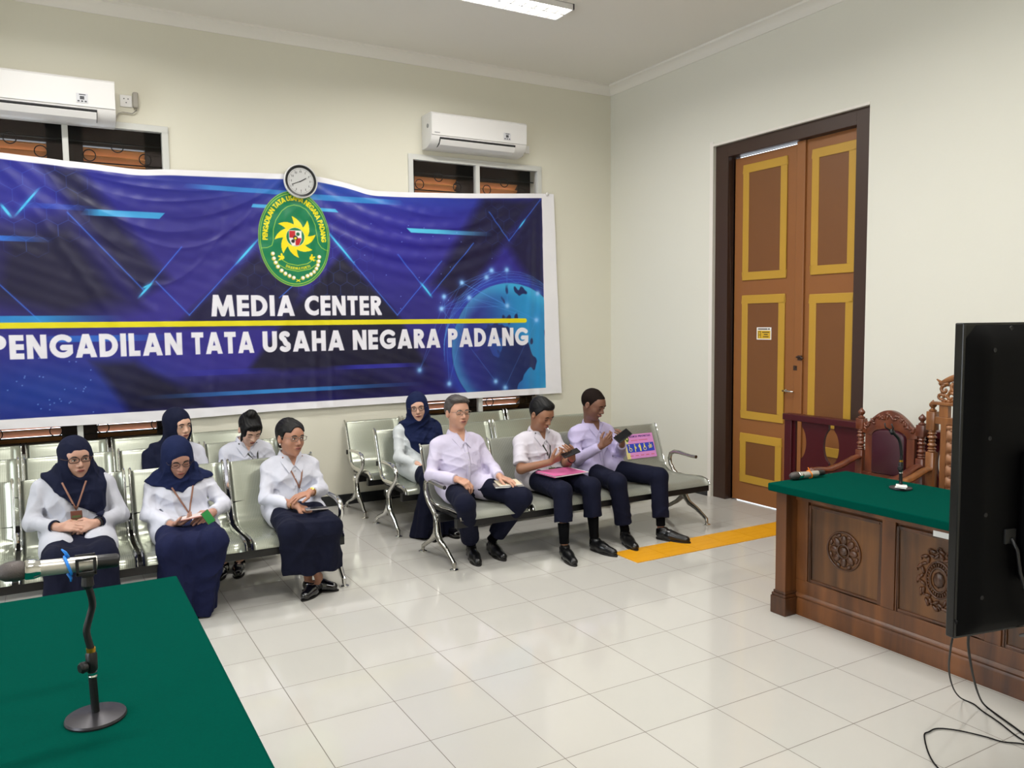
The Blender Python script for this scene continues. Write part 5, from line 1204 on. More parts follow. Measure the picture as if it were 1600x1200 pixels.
    for s in (1, -1):
        b = MB(); pts = [fp_(s*x, z, .001) for x, z in ((.014, .0195), (.024, .0245), (.036, .0245), (.047, .018))]; b.tube(pts, [.0022, .0036, .0034, .0016], 6); b.build('eyebrow', hm, root, smooth=True)
        if g('eyes', 'open') == 'open':
            c = fp_(s*.031, .002); e = MB(); Mx = Matrix([list(hl), list(hf), list(hu)]).transposed()
            e.ell(c-hf*.0015, (.0122*hs, .0042, .0043*hs), 14, 8, Mx); eo = e.build('eye', M_ew, root, smooth=True)
            gz = g('gaze', 0); i_ = MB(); i_.ell(c+hf*.0016+hl*gz*.004, (.0048*hs, .0024, .0044*hs), 12, 8, Mx); i_.build('iris', M_ei, eo, smooth=True)
            l = MB(); l.tube([fp_(s*x, z, .0025) for x, z in ((.018, .003), (.025, .0075), (.033, .0080), (.040, .0055), (.0445, .001))], [.0010, .0018, .0018, .0016, .0008], 6); l.build('upper_lid', M_lid, root, smooth=True)
        else:
            l = MB(); l.tube([fp_(s*x, z, .001) for x, z in ((.018, -.001), (.025, -.0045), (.033, -.0055), (.040, -.004), (.045, -.001))], [.0008, .0018, .0020, .0018, .0008], 6); l.build('eyelashes', M_lid, root, smooth=True)
    lipm = mat(name+'_lips', g('lip', (150,84,76)), .4)
    l = MB(); l.tube([fp_(x, -.0575-.0012*abs(x)/.02, .0006) for x in (-.021, -.012, -.004, 0, .004, .012, .021)], [.001, .0032, .0040, .0034, .0040, .0032, .001], 8)
    l.tube([fp_(x, -.0655+.004*(abs(x)/.02)**2, .0002) for x in (-.019, -.010, 0, .010, .019)], [.001, .0042, .0050, .0042, .001], 8); l.build('lips', lipm, root, smooth=True)
    ln = MB(); ln.tube([fp_(x, -.0615+.001*(abs(x)/.02)**2, .0036) for x in (-.020, -.010, 0, .010, .020)], .0010, 5); ln.build('mouth_line', M_lid, root, smooth=True)
    ns = MB()
    for s in (1, -1): ns.ell(fp_(s*.0065, -.0405, -.0005), (.0030, .0030, .0022), 8, 5)
    ns.build('nostrils', M_lid, root, smooth=True)
    # ---- glasses
    if g('glasses'):
        gm, kind = g('glasses'); m = MB(); fz = .004; y0 = max((fp_(0, .008)-H)@hf/hs, .085)+.006
        for s in (1, -1):
            a_, b_ = (.0245, .0185) if kind == 'round' else (.0265, .0150)
            ex = 2.0 if kind == 'round' else 3.2
            pts = []
            for i in range(25):
                t = 2*PI*i/24; ct, st_ = math.cos(t), math.sin(t); pts.append(h2w(s*.0325+a_*math.copysign(abs(ct)**(2/ex), ct), y0-.002-abs(s*.0325+a_*ct)*.12, fz+b_*math.copysign(abs(st_)**(2/ex), st_)))
            m.tube(pts, .0018 if kind != 'bold' else .0026, 6, caps=False)
            m.tube([h2w(s*.059, y0-.009, fz+.006), h2w(s*.074, y0-.02, fz+.006), h2w(s*.080*fw, .02, fz+.006), h2w(s*.082*fw, -.01, fz+.0)], .0013 if kind != 'bold' else .002, 6)
        m.tube([h2w(-.009, y0, fz+.004), h2w(0, y0+.003, fz+.007), h2w(.009, y0, fz+.004)], .0015, 6); m.build('glasses', gm, root, smooth=True)
    # ---- shirt
    armr = g('armr', 1.)
    tors = [Ell(pel+up*T*.70, (sw*.47*fat, .108*fat, .17), R), Ell(pel+up*T*.42+F*.012*g('belly', 1.), (.150*fat, .118*fat*g('belly', 1.), .16), R), Ell(pel+up*.04, (.172*fat, .135, .115), R), Cap(shR+L*.02, shL-L*.02, .050), Cap(N-up*.030, shR+L*.01, .052, .046), Cap(N-up*.030, shL-L*.01, .052, .046)]
    if g('bust'): tors += [Ell(pel+up*T*.60+L*s*.065+F*.075, (.068, .055, .062), R) for s in (1, -1)]
    ls = g('sleeve', 1.)
    def slv(sh, el, wr):
        if ls >= .9: w2 = el+(wr-el)*g('cuff', .93); return [Cap(sh-up*.006, el, .047*armr, .041*armr), Cap(el, w2, .041*armr, .035*armr)]
        return [Cap(sh-up*.006, sh+(el-sh)*.86, .050*armr, .056*armr)]
    sl = slv(shR, elR, wrR)+slv(shL, elL, wrL)
    sclip = []
    tun = []
    if g('tunic'):
        for i, s in ((0, -1), (1, 1)): 
            a = hips[i]+L*s*.012; tun.append(Cap(a, a+(kn[i]-a)*g('tunic'), .100, .096))
    cuts = []
    for el, wr in ((elR, wrR), (elL, wrL)):
        if ls >= .9: dd = unit(wr-el); cuts.append((el+(wr-el)*(g('cuff', .93)), dd, wr))
    for sh, el in ((shR, elR), (shL, elL)):
        if ls < .9: dd = unit(el-sh); cuts.append((sh+(el-sh)*.84, dd, el))
    fpt = [(elR, .09), (elL, .09), (pel+up*.12+F*.1, .16), (shR-up*.06+F*.05, .10), (shL-up*.06+F*.05, .10), (pel+up*T*.45+F*.1+L*.08, .12), (pel+up*T*.45+F*.1-L*.08, .12)]
    seed = g('seed', 1); VD = g('vd', .058)
    nov_fn = lambda C: C.union(tors, .055)
    def shirt_fn(C):
        d = C.union(tors, .055)
        if tun: d = smin(d, C.union(tun, .03), .05)
        else: d = smax(d, -((C.P-(pel-up*(.045)).astype(f32))@up.astype(f32)), .01)
        s_ = C.union(sl[:len(sl)//2], .03); s2_ = C.union(sl[len(sl)//2:], .03); s_ = np.minimum(s_, s2_)
        for p, dd, wr in cuts:
            q = C.P-p.astype(f32); near = ((C.P-wr.astype(f32))**2).sum(-1) < (.16 if ls >= .9 else .20)**2
            s_ = np.where(near, np.maximum(s_, q@dd.astype(f32)), s_)
        d = smin(d, s_, .028); d = d+folds(C, fpt, g('crease', .0068), 50, seed)
        q = C.P-(N+up*.012+F*.0).astype(f32); d = smax(d, q@unit(up*.9-F*.10).astype(f32), .012)
        if vneck:
            q = C.P-N.astype(f32); vx = np.abs(q@L.astype(f32)); vz = q@up.astype(f32); d = smax(d, -np.maximum(vx-(vz+VD)*.42, -(q@F.astype(f32))+.02), .003)
        return d
    bbs = bbox(tors+sl+tun, .02)
    vneck = not g('hijab')
    body = sdf_obj('body', body_fn, bbox(allp, .02), g('h', .0038), skin, root)
    shirt = sdf_obj('shirt' if not g('tunic') else 'tunic', shirt_fn, bbs, .0052, g('shirt', M_shirtw), root)
    def sp(x, z, off=.0, base=None):   # point on the shirt front; x lateral, z along the trunk from the neck base
        o_ = N+L*x+up*z; return surf(shirt_fn, o_+F*.34, -F, off=-(-off))
    chest = lambda x, z, off=.002: surf(shirt_fn, N+L*x+up*z+F*.30, -F, off=off)
    # collar
    if g('collar', True):
        n_ = 34; vs = []; fs = []; cen = N+up*.012+F*.002; op = g('open', 16)
        for i in range(n_+1):
            a = math.radians(op+(360-2*op)*i/n_); ca, sa = math.cos(a), math.sin(a); fr = max(0, ca); drop = .020+.038*max(0, (ca-.55)/.45)**1.2
            r0, r1 = .060+.003*fr, .080+.014*fr
            di = F*ca+L*sa; tp = cen+di*r0+up*(.036-.030*fr); ot = cen+di*(r1+.002)+up*(.000-.030*fr-drop*.75); vs += [tp+di*.0, tp+up*.003+di*.006, ot+di*.005, ot-di*.002]
        for i in range(n_):
            for j in range(4): a = i*4+j; b = i*4+(j+1) % 4; fs.append((a, b, b+4, a+4))
        fs += [(0, 1, 2, 3)[::-1], tuple(n_*4+k for k in range(4))]
        c = MB().add(vs, fs).build('collar', g('shirt', M_shirtw), root, smooth=True)
        s_ = c.modifiers.new('s', 'SUBSURF'); s_.levels = 1; s_.render_levels = 1
        fl_ = MB()
        for sd in (1, -1):
            A_, B_, C_, D_ = [np.array(v) for v in ((.004, -VD+.006), (.040, -VD-.040), (.084, -.022), (.060, .004))]; nn = 6; top = []; bot = []
            for i in range(nn+1):
                for j in range(nn+1):
                    u_, v_ = i/nn, j/nn; xz = (A_*(1-u_)+D_*u_)*(1-v_)+(B_*(1-u_)+C_*u_)*v_; b0 = surf(nov_fn, N+L*sd*xz[0]+up*xz[1]+F*.30, -F)
                    lift = .0045+.004*(1-v_); top.append(b0+F*(lift+.0028)+up*.001); bot.append(b0+F*(lift-.001))
            m_ = nn+1; vs = top+bot; K = m_*m_; fs = []
            for i in range(nn):
                for j in range(nn): a = i*m_+j; fs += [(a, a+1, a+m_+1, a+m_), (K+a, K+a+m_, K+a+m_+1, K+a+1)]
            for i in range(nn): fs += [(i*m_, (i+1)*m_, K+(i+1)*m_, K+i*m_), (i*m_+nn, K+i*m_+nn, K+(i+1)*m_+nn, (i+1)*m_+nn), (i, K+i, K+i+1, i+1), (nn*m_+i, nn*m_+i+1, K+nn*m_+i+1, K+nn*m_+i)]
            fl_.add(vs, fs)
        fl_.build('collar_flaps', g('shirt', M_shirtw), c, smooth='auto')
    # placket, buttons, pocket
    if g('placket', True):
        zs = [-VD-.004-.05*i for i in range(g('nbtn', 8))]; P_ = [chest(0, z, .0005) for z in zs]
        MB().tube(P_, .0022, 6, flat=(7.5, 1), up=tuple(F)).build('placket', g('shirt', M_shirtw), shirt, smooth=True)
        b = MB()
        for z in zs[0:-1:1]: b.lathe([(.0048, 0), (.005, .0012), (.0, .0016)], tuple(chest(0, z-.02, .0022)), tuple(F), 8)
        b.build('buttons', M_btn, shirt, smooth=True)
    if g('pocket'):
        x0, x1, z0 = .04, .115, -.135
        pts = [(x0, z0), (x1, z0), (x1, z0-.085), ((x0+x1)/2, z0-.10), (x0, z0-.085), (x0, z0)]
        m = MB()
        for a, b in zip(pts[:-1], pts[1:]): m.tube([chest(a[0]+(b[0]-a[0])*t, a[1]+(b[1]-a[1])*t, .0004) for t in (0, .33, .66, 1)], .0013, 5)
        m.tube([chest(x0+(x1-x0)*t, z0-.012, .0004) for t in (0, .5, 1)], .0016, 5); m.build('breast_pocket', g('shirt', M_shirtw), shirt, smooth=True)
    # ---- hijab
    fold_h = lambda C, k: folds(C, [(N+F*.08, .16), (N-L*.1, .12), (N+L*.1, .12), (N+F*.1-up*.1, .10)], .0075, 50, seed+9)
    outer = shirt_fn
    if g('hijab'):
        hp = [HE((0, -.018, .028), (.092, .112, .106)), HE((0, .005, -.045), (.080, .082, .088)), Cap(H-hu*.06, N+F*.004+up*.0, .080, .096)]
        opening = HE((0, .108, -.020), (.064*fw, .066, .078*g('openz', 1.))); open2 = HE((0, .110, -.062), (.050*fw, .060, .046))
        dr = g('drape'); dpoly = np.array(dr, float); dth = g('dth', .012)
        def poly_sdf(x, y):
            d = np.full(x.shape, 9., f32); ins = np.zeros(x.shape, bool); n = len(dpoly)
            for i in range(n):
                a = dpoly[i]; b = dpoly[(i+1) % n]; e = b-a; wx, wy = x-a[0], y-a[1]; t = np.clip((wx*e[0]+wy*e[1])/(e@e), 0, 1)
                d = np.minimum(d, np.hypot(wx-t*e[0], wy-t*e[1])); c1 = (a[1] > y) != (b[1] > y); xx = a[0]+(y-a[1])/(e[1] if abs(e[1]) > 1e-9 else 1e-9)*e[0]; ins ^= (c1 & (x < xx))
            return np.where(ins, -d, d)
        def hij_fn(C):
            d = C.union(hp, .05); q = C.P-N.astype(f32); x = q@L.astype(f32); y = q@up.astype(f32)
            s = shirt_fn(C)-dth-.004*np.sin(x*38+y*22+2*np.sin(y*19)); s = smax(s, poly_sdf(x, y), .010)
            q2 = q@F.astype(f32); s = np.maximum(s, -(q2+.13))
            d = smin(d, s, .06); d = d+fold_h(C, 1)
            return smax(d, -smin(C(opening), C(open2), .015), .006)
        lo, hi = bbox(hp, .02); lo = np.minimum(lo, bbs[0]); hi = np.maximum(hi, bbs[1]); lo[2] = max(lo[2], N[2]+dpoly[:, 1].min()-.10)
        sdf_obj('hijab', hij_fn, (lo, hi), .0048, g('hijab'), root); outer = lambda C: np.minimum(shirt_fn(C), hij_fn(C))
        if g('undercap'):
            MB().tube([h2w(.055*math.sin(a)*1.0, .083-.012*abs(math.sin(a)), .035+.022*math.cos(a)) for a in [math.radians(v) for v in range(-80, 81, 16)]], [.006]*11, 8).build('under_cap', g('hijab'), root, smooth=True)
    chest2 = lambda x, z, off=.002: surf(outer, N+L*x+up*z+F*.30, -F, off=off)
    # ---- lanyard with card
    if g('lanyard'):
        lm, x_end, z_end, card = g('lanyard'); m = MB(); zt = g('lan_top', .0)
        for s in (1, -1):
            m.tube([chest2(s*.062+(x_end-s*.062)*t, zt+(z_end-zt)*t, .003) for t in [i/8 for i in range(9)]], .0016, 6, flat=(3.2, 1), up=tuple(F))
            if not g('hijab'): a_ = chest2(s*.062, zt, .006); m.tube([a_, a_*.5+(N+L*s*.078+up*.012+F*.02)*.5+F*.012, N+L*s*.078+up*.014+F*.012, N+L*s*.066+up*.024-F*.03], .0016, 6, flat=(3.2, 1), up=tuple(F))
        lo_ = m.build('lanyard', lm, root, smooth=True); e = chest2(x_end, z_end, .006)
        if card is not None:
            cdx, czz, mt, m2, rot = card; c0 = e+V3(cdx)
            MB().tube([e, e*.5+c0*.5, c0+up*.045], .0025, 6).build('clip', M_chrome, lo_, smooth=True)
            Mx = Matrix.Translation(Vector(c0)) @ Matrix((list(L)+[0], list(-F)+[0], list(up)+[0], [0,0,0,1])).transposed() @ Matrix.Rotation(rot, 4, 'Y')
            cdb = MB().box((-.030, -.004, -.045), (.030, .002, .045), Mx).build('card_holder', mt, lo_, bevel=.003)
            MB().box((-.024, -.0052, -.035), (.024, -.0038, -.003), Mx).box((-.024, -.0052, .005), (.024, -.0038, .018), Mx).build('card', m2, cdb)
    # ---- lower garment
    if g('skirt') is not None:
        hem, fl = g('skirt'); M_ = g('bottom', M_navy); lw = []
        for i, s in ((0, -1), (1, 1)): lw.append(Cap(hips[i], kn[i]+V3((0, 0, -.004)), .090, .074))
        lw.append(Cap(pel+V3((0,0,-.01)), (kn[0]+kn[1])/2+V3((0,0,-.015)), .09, .062)); hemc = [V3((J['hem%s' % q][0], J['hem%s' % q][1], hem-.02)) for q in 'RL']
        for i in (0, 1): lw.append(Cap(kn[i], hemc[i], .072, fl))
        lw.append(Cap((kn[0]+kn[1])/2, (hemc[0]+hemc[1])/2, .062, fl*.95)); mc = ((hemc[0]+hemc[1])/2).astype(f32)
        def sk_fn(C):
            d = C.union(lw, .045); q = C.P-mc; ang = np.arctan2(q[..., 0], -q[..., 1]); dn = np.clip((kn[0][2]-.04-C.P[..., 2])/.35, 0, 1)
            d = d+dn*(.012*np.sin(ang*7+1.3*np.sin(C.P[..., 2]*9+seed))+.004*np.sin(ang*17+2))
            d = d+folds(C, [((kn[0]+kn[1])/2+V3((0, .1, .05)), .26), (kn[0]+V3((0, 0, -.15)), .16), (kn[1]+V3((0, 0, -.15)), .16)], .007, 44, seed+3)
            return smax(d, -(C.P[..., 2]-hem-.008*np.sin(ang*5)), .006)
        sdf_obj('skirt', sk_fn, bbox(lw, .03), .0058, M_, root)
    else:
        M_ = g('bottom', M_navy); tr = [Cap(pel-up*.01, pel+up*.05, .13, .12)]; legs = []
        for i in (0, 1):
            k_ = kn[i]; a = an[i]; legs.append([Cap(hips[i], k_, .088, .070), Cap(k_, a+V3((0, 0, .0)), .070, .066)])
        hemz = g('hemz', .125); hemz = hemz if hasattr(hemz, '__len__') else (hemz, hemz)
        def tr_fn(C):
            ds = []
            for i in (0, 1):
                d = C.union(legs[i], .025); q = C.P-an[i].astype(f32); dd = unit(an[i]-kn[i]).astype(f32); cut = q@dd+(hemz[i]-.08)
                lowp = C.P[..., 2] < kn[i][2]-.06; d = np.where(lowp, np.maximum(d, cut), d); ds.append(d)
                # pressed crease down the shin
            d = smin(ds[0], ds[1], .02) if False else np.minimum(ds[0], ds[1]); up_ = C.P[..., 2] > .34
            d = np.where(up_, smin(ds[0], ds[1], .03), d); d = smin(d, C(tr[0]), .05)
            return d+folds(C, [(kn[0]+V3((0, .08, 0)), .10), (kn[1]+V3((0, .08, 0)), .10), (pel+F*.15, .12), (an[0]+V3((0, 0, .12)), .09), (an[1]+V3((0, 0, .12)), .09)], .0065, 60, seed+5)
        sdf_obj('trousers', tr_fn, bbox(tr+legs[0]+legs[1], .02), .0055, M_, root)
        for i in (0, 1):
            MB().tube([an[i]+V3((0, 0, -.065)), an[i]+V3((0, 0, -.02)), an[i]+V3((0, 0, .01)), an[i]+(kn[i]-an[i])*.12, an[i]+(kn[i]-an[i])*.4], [.038, .037, .036, .036, .044], 16).build('sock', M_sock, root, smooth=True)
    # ---- shoes
    if g('shoes', 'oxford'):
        for i, k in enumerate(('toeR', 'toeL')):
            tt = V3(J[k]); a0 = an[i]; hd_ = unit((tt-a0)*V3((1, 1, 0))); sd_ = V3((-hd_[1], hd_[0], 0)); heel = V3((a0[0], a0[1], 0))-hd_*.035; ln_ = np.linalg.norm((tt-heel)*V3((1,1,0))); ln_ = max(ln_, .235); tip = heel+hd_*ln_
            ox = g('shoes', 'oxford') == 'oxford'; z_ = V3((0, 0, 1))
            up_p = [Cap(heel+hd_*.035+z_*.042, heel+hd_*.12+z_*.040, .036, .038), Cap(heel+hd_*.12+z_*.038, tip-hd_*.04+z_*.026, .040, .030)]
            if ox: up_p.append(Cap(heel+hd_*.045+z_*.05, heel+hd_*.05+z_*.085, .034, .036)); up_p.append(Cap(heel+hd_*.08+z_*.06, heel+hd_*.15+z_*.045, .030, .024))
            Rf = np.array([sd_, hd_, z_])
            cutE = Ell(heel+hd_*.075+z_*.085, (.030, .060, .045), Rf)
            def sh_fn(C, up_p=up_p, cutE=cutE, ox=ox):
                d = C.union(up_p, .02); d = smax(d, -(C.P[..., 2]-.006), .004)
                if not ox: d = smax(d, -C(cutE), .006)
                else: d = smax(d, C.P[..., 2]-.100, .006)
                return d
            so_ = sdf_obj('shoe', sh_fn, bbox(up_p, .01), .0042, M_shoe if ox else M_pat, root)
            pl = []
            for j in range(24):
                t = 2*PI*j/24; u_ = math.cos(t); v_ = math.sin(t); ll_ = ln_/2+.002; pl.append(((u_*ll_*(1 if u_ > 0 else 1))+ln_/2-.004, v_*(.041-.006*(u_ < -.2)-.004*(abs(u_+.05) < .3))))
            MB().prism(pl, lambda u, v, d: tuple(heel+hd_*u+sd_*v+z_*d), .0, .014 if ox else .008).build('sole', M_sole, so_, smooth='auto')
            if ox:
                lc = MB()
                for j in range(3):
                    c0 = heel+hd_*(.105+.022*j)+z_*(.083-.008*j); lc.tube([c0-sd_*.018-z_*.006, c0+z_*.001, c0+sd_*.018-z_*.006], .0018, 5)
                c0 = heel+hd_*.10+z_*.088; lc.tube([c0, c0+sd_*.02+hd_*.015-z_*.005, c0+sd_*.025+hd_*.03-z_*.015], .0014, 5); lc.tube([c0, c0-sd_*.02+hd_*.015-z_*.005, c0-sd_*.025+hd_*.03-z_*.018], .0014, 5); lc.build('laces', M_sock, so_, smooth=True)
    # ---- hair
    hk = g('hair')
    if hk:
        hp = [HE((0, -.024, .040), (.083*fw, .098, .092))]; cutf = HE((0, .098, -.018), (.073*fw, .062, .082)); side = None
        if hk == 'short': hp += [HE((.0, .034, .092), (.060, .050, .032))]
        if hk == 'grey': hp += [HE((-.01, .035, .095), (.066, .055, .030)), HE((.03, .05, .082), (.045, .035, .025))]
        if hk == 'buzz': hp = [HE((0, -.020, .033), (.0775*fw, .0965, .0905))]
        if hk == 'bun': hp += [HE((-.01, -.02, .135), (.040, .040, .032)), HE((.012, -.03, .125), (.03, .03, .025)), HE((.055, .045, .020), (.020, .030, .060)), HE((-.055, .045, .020), (.020, .030, .060)), HE((-.065, .03, -.04), (.012, .014, .06)), HE((.062, .03, -.03), (.012, .014, .05)), HE((0, .068, .072), (.05, .022, .030)), HE((0, -.06, -.03), (.06, .05, .06))]
        if hk == 'pulled': hp += [HE((0, -.10, .0), (.045, .035, .05)), HE((0, -.06, -.04), (.055, .04, .06)), HE((-.05, .02, .06), (.03, .04, .04)), HE((.05, .02, .06), (.03, .04, .04))]
        rnd_ = np.random.RandomState(seed)
        def hair_fn(C):
            q = (C.P-hb)@HR.T.astype(f32)/hs; x, y, z = q[..., 0], q[..., 1], q[..., 2]
            zm = -.078+np.clip((y+.06)/.055, 0, 1)*(.070 if hk != 'pulled' else .060)+np.clip((y-.015)/.03, 0, 1)*.06
            shell = smax(C.union(skull, .03)-(.0075 if hk != 'buzz' else .0040)*hs, zm-z, .006); d = C.union(hp, .02)
            if hk in ('short', 'grey', 'buzz', 'pulled'): d = smax(smin(d, shell, .008), zm-z, .006)
            else: d = smin(d, shell, .008)
            d = d-.0012*np.sin(x*260+3*np.sin(z*60)+2*np.sin(y*45))*(1 if hk != 'buzz' else .3)
            if hk in ('short', 'grey', 'buzz'):
                d = smax(d, -C(cutf), .006)
                d = smax(d, -smax(smax(-(y-.050), z-.072-.25*(y-.06), .006), np.abs(x)-.075, .006), .006)
                eb = np.sqrt(((np.abs(x)-.080)/.014)**2+((y+.004)/.020)**2+((z+.012)/.030)**2)-1; d = smax(d, -eb*.014, .004)
            elif hk == 'pulled':
                d = smax(d, -C(HE((0, .104, -.018), (.064*fw, .076, .102))), .006); eb = np.sqrt(((np.abs(x)-.080)/.014)**2+((y+.002)/.018)**2+((z+.020)/.026)**2)-1; d = smax(d, -eb*.014, .004)
            else: d = smax(d, -C(HE((0, .112, -.032), (.058*fw, .060, .080))), .006)
            return d
        sdf_obj('hair', hair_fn, bbox(hp, .02), .004, hm, root)
    print(name, g('seed'), round(time.time()-t_, 1))
    return dict(root=root, chest=chest, chest2=chest2, shirt=shirt, wrR=wrR, wrL=wrL, elR=elR, elL=elL, N=N, F=F, L=L, up=up, h2w=h2w, hf=hf, hl=hl, hu=hu, fn=shirt_fn)

def band(name, a, d, r, m, parent, w_=.006, t=.0025, dial=None):
    d = Vector(d).normalized(); u = d.orthogonal().normalized(); v = d.cross(u)
    mb = MB().tube([Vector(a)+(u*math.cos(2*PI*i/24)+v*math.sin(2*PI*i/24))*r for i in range(25)], t, 8, caps=False, flat=(1, w_/t), up=tuple(d))
    o = mb.build(name, m, parent, smooth=True)
    if dial is not None: n = Vector(dial).normalized(); MB().lathe([(.013, 0), (.014, .003), (.012, .006), (.0, .0065)], tuple(Vector(a)+n*r), tuple(n), 18).build('dial', M_gold, o, smooth='auto')
    return o
def phone(name, c, ux, uy, size, mb_, ms, label, cat='phone'):
    ux, uy = Vector(ux).normalized(), Vector(uy); uy = (uy-ux*uy.dot(ux)).normalized(); n = ux.cross(uy); M = Matrix(((ux.x, uy.x, n.x, c[0]), (ux.y, uy.y, n.y, c[1]), (ux.z, uy.z, n.z, c[2]), (0, 0, 0, 1)))
    r = empty(name, c, label=label, cat=cat); a, b, t = size[0]/2, size[1]/2, size[2]/2
    MB().box((-a, -b, -t), (a, b, t), M).build('case', mb_, r, bevel=.003); MB().box((-a+.003, -b+.003, t), (a-.003, b-.003, t+.0006), M).build('screen', ms, r)
    cm = MB()
    for k in range(2): cm.lathe([(.005, 0), (.005, .0012), (.0, .0014)], tuple(M @ Vector((-a+.012, b-.013-.016*k, -t))), tuple(-n), 10)
    cm.build('camera_lens', M_black, r); return r

Q3 = [[.5, .6, .4]]*4
# -------- 1 front left, jacket, hands folded
p = person('person', 'woman in a dark navy hijab with folded hands, front row far left', dict(
    pel=(-5.41,-1.94,.490), shR=(-5.585,-1.915,.765), shL=(-5.245,-1.915,.760), H=(-5.400,-1.965,.940), elR=(-5.640,-2.01,.590), elL=(-5.180,-2.01,.580), wrR=(-5.500,-2.205,.588), wrL=(-5.325,-2.205,.588),
    handR=((.85,-.22,.02),(.25,.55,-.75),(0,.1,1),[[.35,.55,.35]]*4,.90,.0), handL=((-.86,-.16,-.10),(-.2,.7,-.6),(0,-.2,1),[[.45,.7,.4]]*4,.90,.1),
    knR=(-5.52,-2.44,.455), knL=(-5.30,-2.44,.455), anR=(-5.50,-2.50,.085), anL=(-5.32,-2.50,.085), toeR=(-5.52,-2.68,0), toeL=(-5.31,-2.68,0), hemR=(-5.50,-2.44,0), hemL=(-5.32,-2.44,0)),
    dict(seed=11, skin=(182,140,120), face=(13, -2, 2), fw=1.08, fat=1.10, armr=1.10, shirt=mat('light_grey_jacket', (182,183,192), .8, spec=.25, bump=(20, .22, .012)), tunic=.62, skirt=(.05, .11), hijab=M_navy3, bust=True, belly=1.1, collar=False, placket=False, cuff=.80,
    drape=[(-.15,.10),(.15,.10),(.17,-.02),(.165,-.20),(.13,-.24),(.0,-.17),(-.10,-.08),(-.16,.01)], glasses=(M_glb, 'bold'), lanyard=(M_lan, .0, -.19, ((0,-.014,-.050), 0, M_cardb, mat('card_olive', (84,96,58), .4), .0)), lan_top=-.03, shoes='flat', gaze=.5, dth=.014))
band('watch', p['wrL']+(p['elL']-p['wrL'])*.10, p['wrL']-p['elL'], .029, M_black, p['root'], .010)
for s in ('R', 'L'): band('inner_cuff', p['wr'+s]+(p['el'+s]-p['wr'+s])*.19, p['wr'+s]-p['el'+s], .034, M_navy3, p['root'], .014, .003)
# -------- 2 front, looking at phone
p = person('person', 'woman in a blue hijab looking down at a pink phone in the front row', dict(
    pel=(-4.83,-1.93,.475), shR=(-4.985,-1.92,.715), shL=(-4.675,-1.92,.715), H=(-4.845,-2.00,.895), elR=(-5.025,-2.02,.560), elL=(-4.585,-2.02,.570), wrR=(-4.925,-2.235,.530), wrL=(-4.690,-2.235,.575),
    handR=((.75,-.35,.10),(-.1,.2,1),(-.2,-1,.2),[[.45,.6,.4]]*4,.88,.0), handL=((-.72,-.42,-.25),(-.3,.55,-.8),(0,-.6,.6),[[.35,.5,.3]]*4,.88,.1),
    knR=(-4.95,-2.44,.450), knL=(-4.715,-2.44,.450), anR=(-4.93,-2.24,.085), anL=(-4.84,-2.24,.085), toeR=(-4.94,-2.38,0), toeL=(-4.84,-2.38,0), hemR=(-4.94,-2.36,0), hemL=(-4.81,-2.35,0)),
    dict(seed=23, skin=(172,128,110), face=(6, -22, 3), fat=1.0, armr=1.04, eyes='down', shirt=M_shirtw, tunic=.42, skirt=(.012, .092), bottom=mat('blue_navy_skirt', (20,25,58), .88, spec=.2, bump=(24, .35, .012)), hijab=M_navy2, bust=True, collar=False, placket=False,
    drape=[(-.15,.10),(.15,.10),(.21,.02),(.20,-.035),(.10,-.05),(.0,-.115),(-.10,-.075),(-.20,-.045),(-.20,.02)], glasses=(M_gl, 'round'), lanyard=(M_lan, .03, -.24, None), lan_top=-.07, shoes='flat', dth=.014))
band('watch', p['wrL']+(p['elL']-p['wrL'])*.12, p['wrL']-p['elL'], .028, M_black, p['root'], .010)
ph2 = phone('phone', (-4.825,-2.285,.575), (.95,-.22,.16), (.1,1.,.06), (.140,.068,.009), mat('rose_gold', (206,150,138), .35, .4), mat('phone_white', (214,200,196), .3), 'pink phone held by the woman in the blue hijab')
phone('id_card', (-4.728,-2.318,.568), (.45,-.1,-.75), (.8,.3,.35), (.086,.054,.006), M_cardb, M_cardg, 'green and brown identity card beside the pink phone', 'identity card')
# -------- 3 front, gold watch, arms crossed
p = person('person', 'woman without a hijab, in glasses, arms crossed, right end of left front bench', dict(
    pel=(-4.14,-1.94,.485), shR=(-4.275,-1.92,.755), shL=(-3.985,-1.92,.750), H=(-4.138,-1.985,.962), elR=(-4.330,-2.05,.585), elL=(-3.965,-2.05,.600), wrR=(-4.190,-2.275,.565), wrL=(-4.085,-2.235,.630),
    handR=((.80,-.30,-.42),(0,.25,-1),(-.1,-1,.2),[[.12,.25,.2]]*4,.86,.12,.2), handL=((-.93,-.20,-.12),(0,.15,-1),(0,-1,.0),[[.12,.3,.2]]*4,.86,.15,.3),
    knR=(-4.27,-2.46,.450), knL=(-4.035,-2.46,.450), anR=(-4.075,-2.33,.100), anL=(-4.130,-2.28,.100), toeR=(-4.195,-2.44,0), toeL=(-3.995,-2.36,0), hemR=(-4.20,-2.36,0), hemL=(-4.05,-2.36,0)),
    dict(neck=.043, seed=31, skin=(170,122,98), face=(18, -2, -2), fat=.98, armr=1.05, shirt=M_shirtw, tunic=.30, skirt=(.165, .115), bust=True, open=30, nbtn=6, cuff=.80,
    hair='pulled', glasses=(mat('clear_rim', (150,138,128), .2, .6), 'thin'), lanyard=(M_lan, .025, -.20, ((.075,-.035,-.09), 0, M_cardb, M_cardg, -1.0)), shoes='flat', gaze=.3))
band('watch', p['wrL']+(p['elL']-p['wrL'])*.10, p['wrL']-p['elL'], .0285, M_gold, p['root'], .007, .002, (0,-.6,.8)); band('bracelet', p['wrR']+(p['elR']-p['wrR'])*.08, p['wrR']-p['elR'], .0285, M_gold, p['root'], .003, .002)
er = MB()
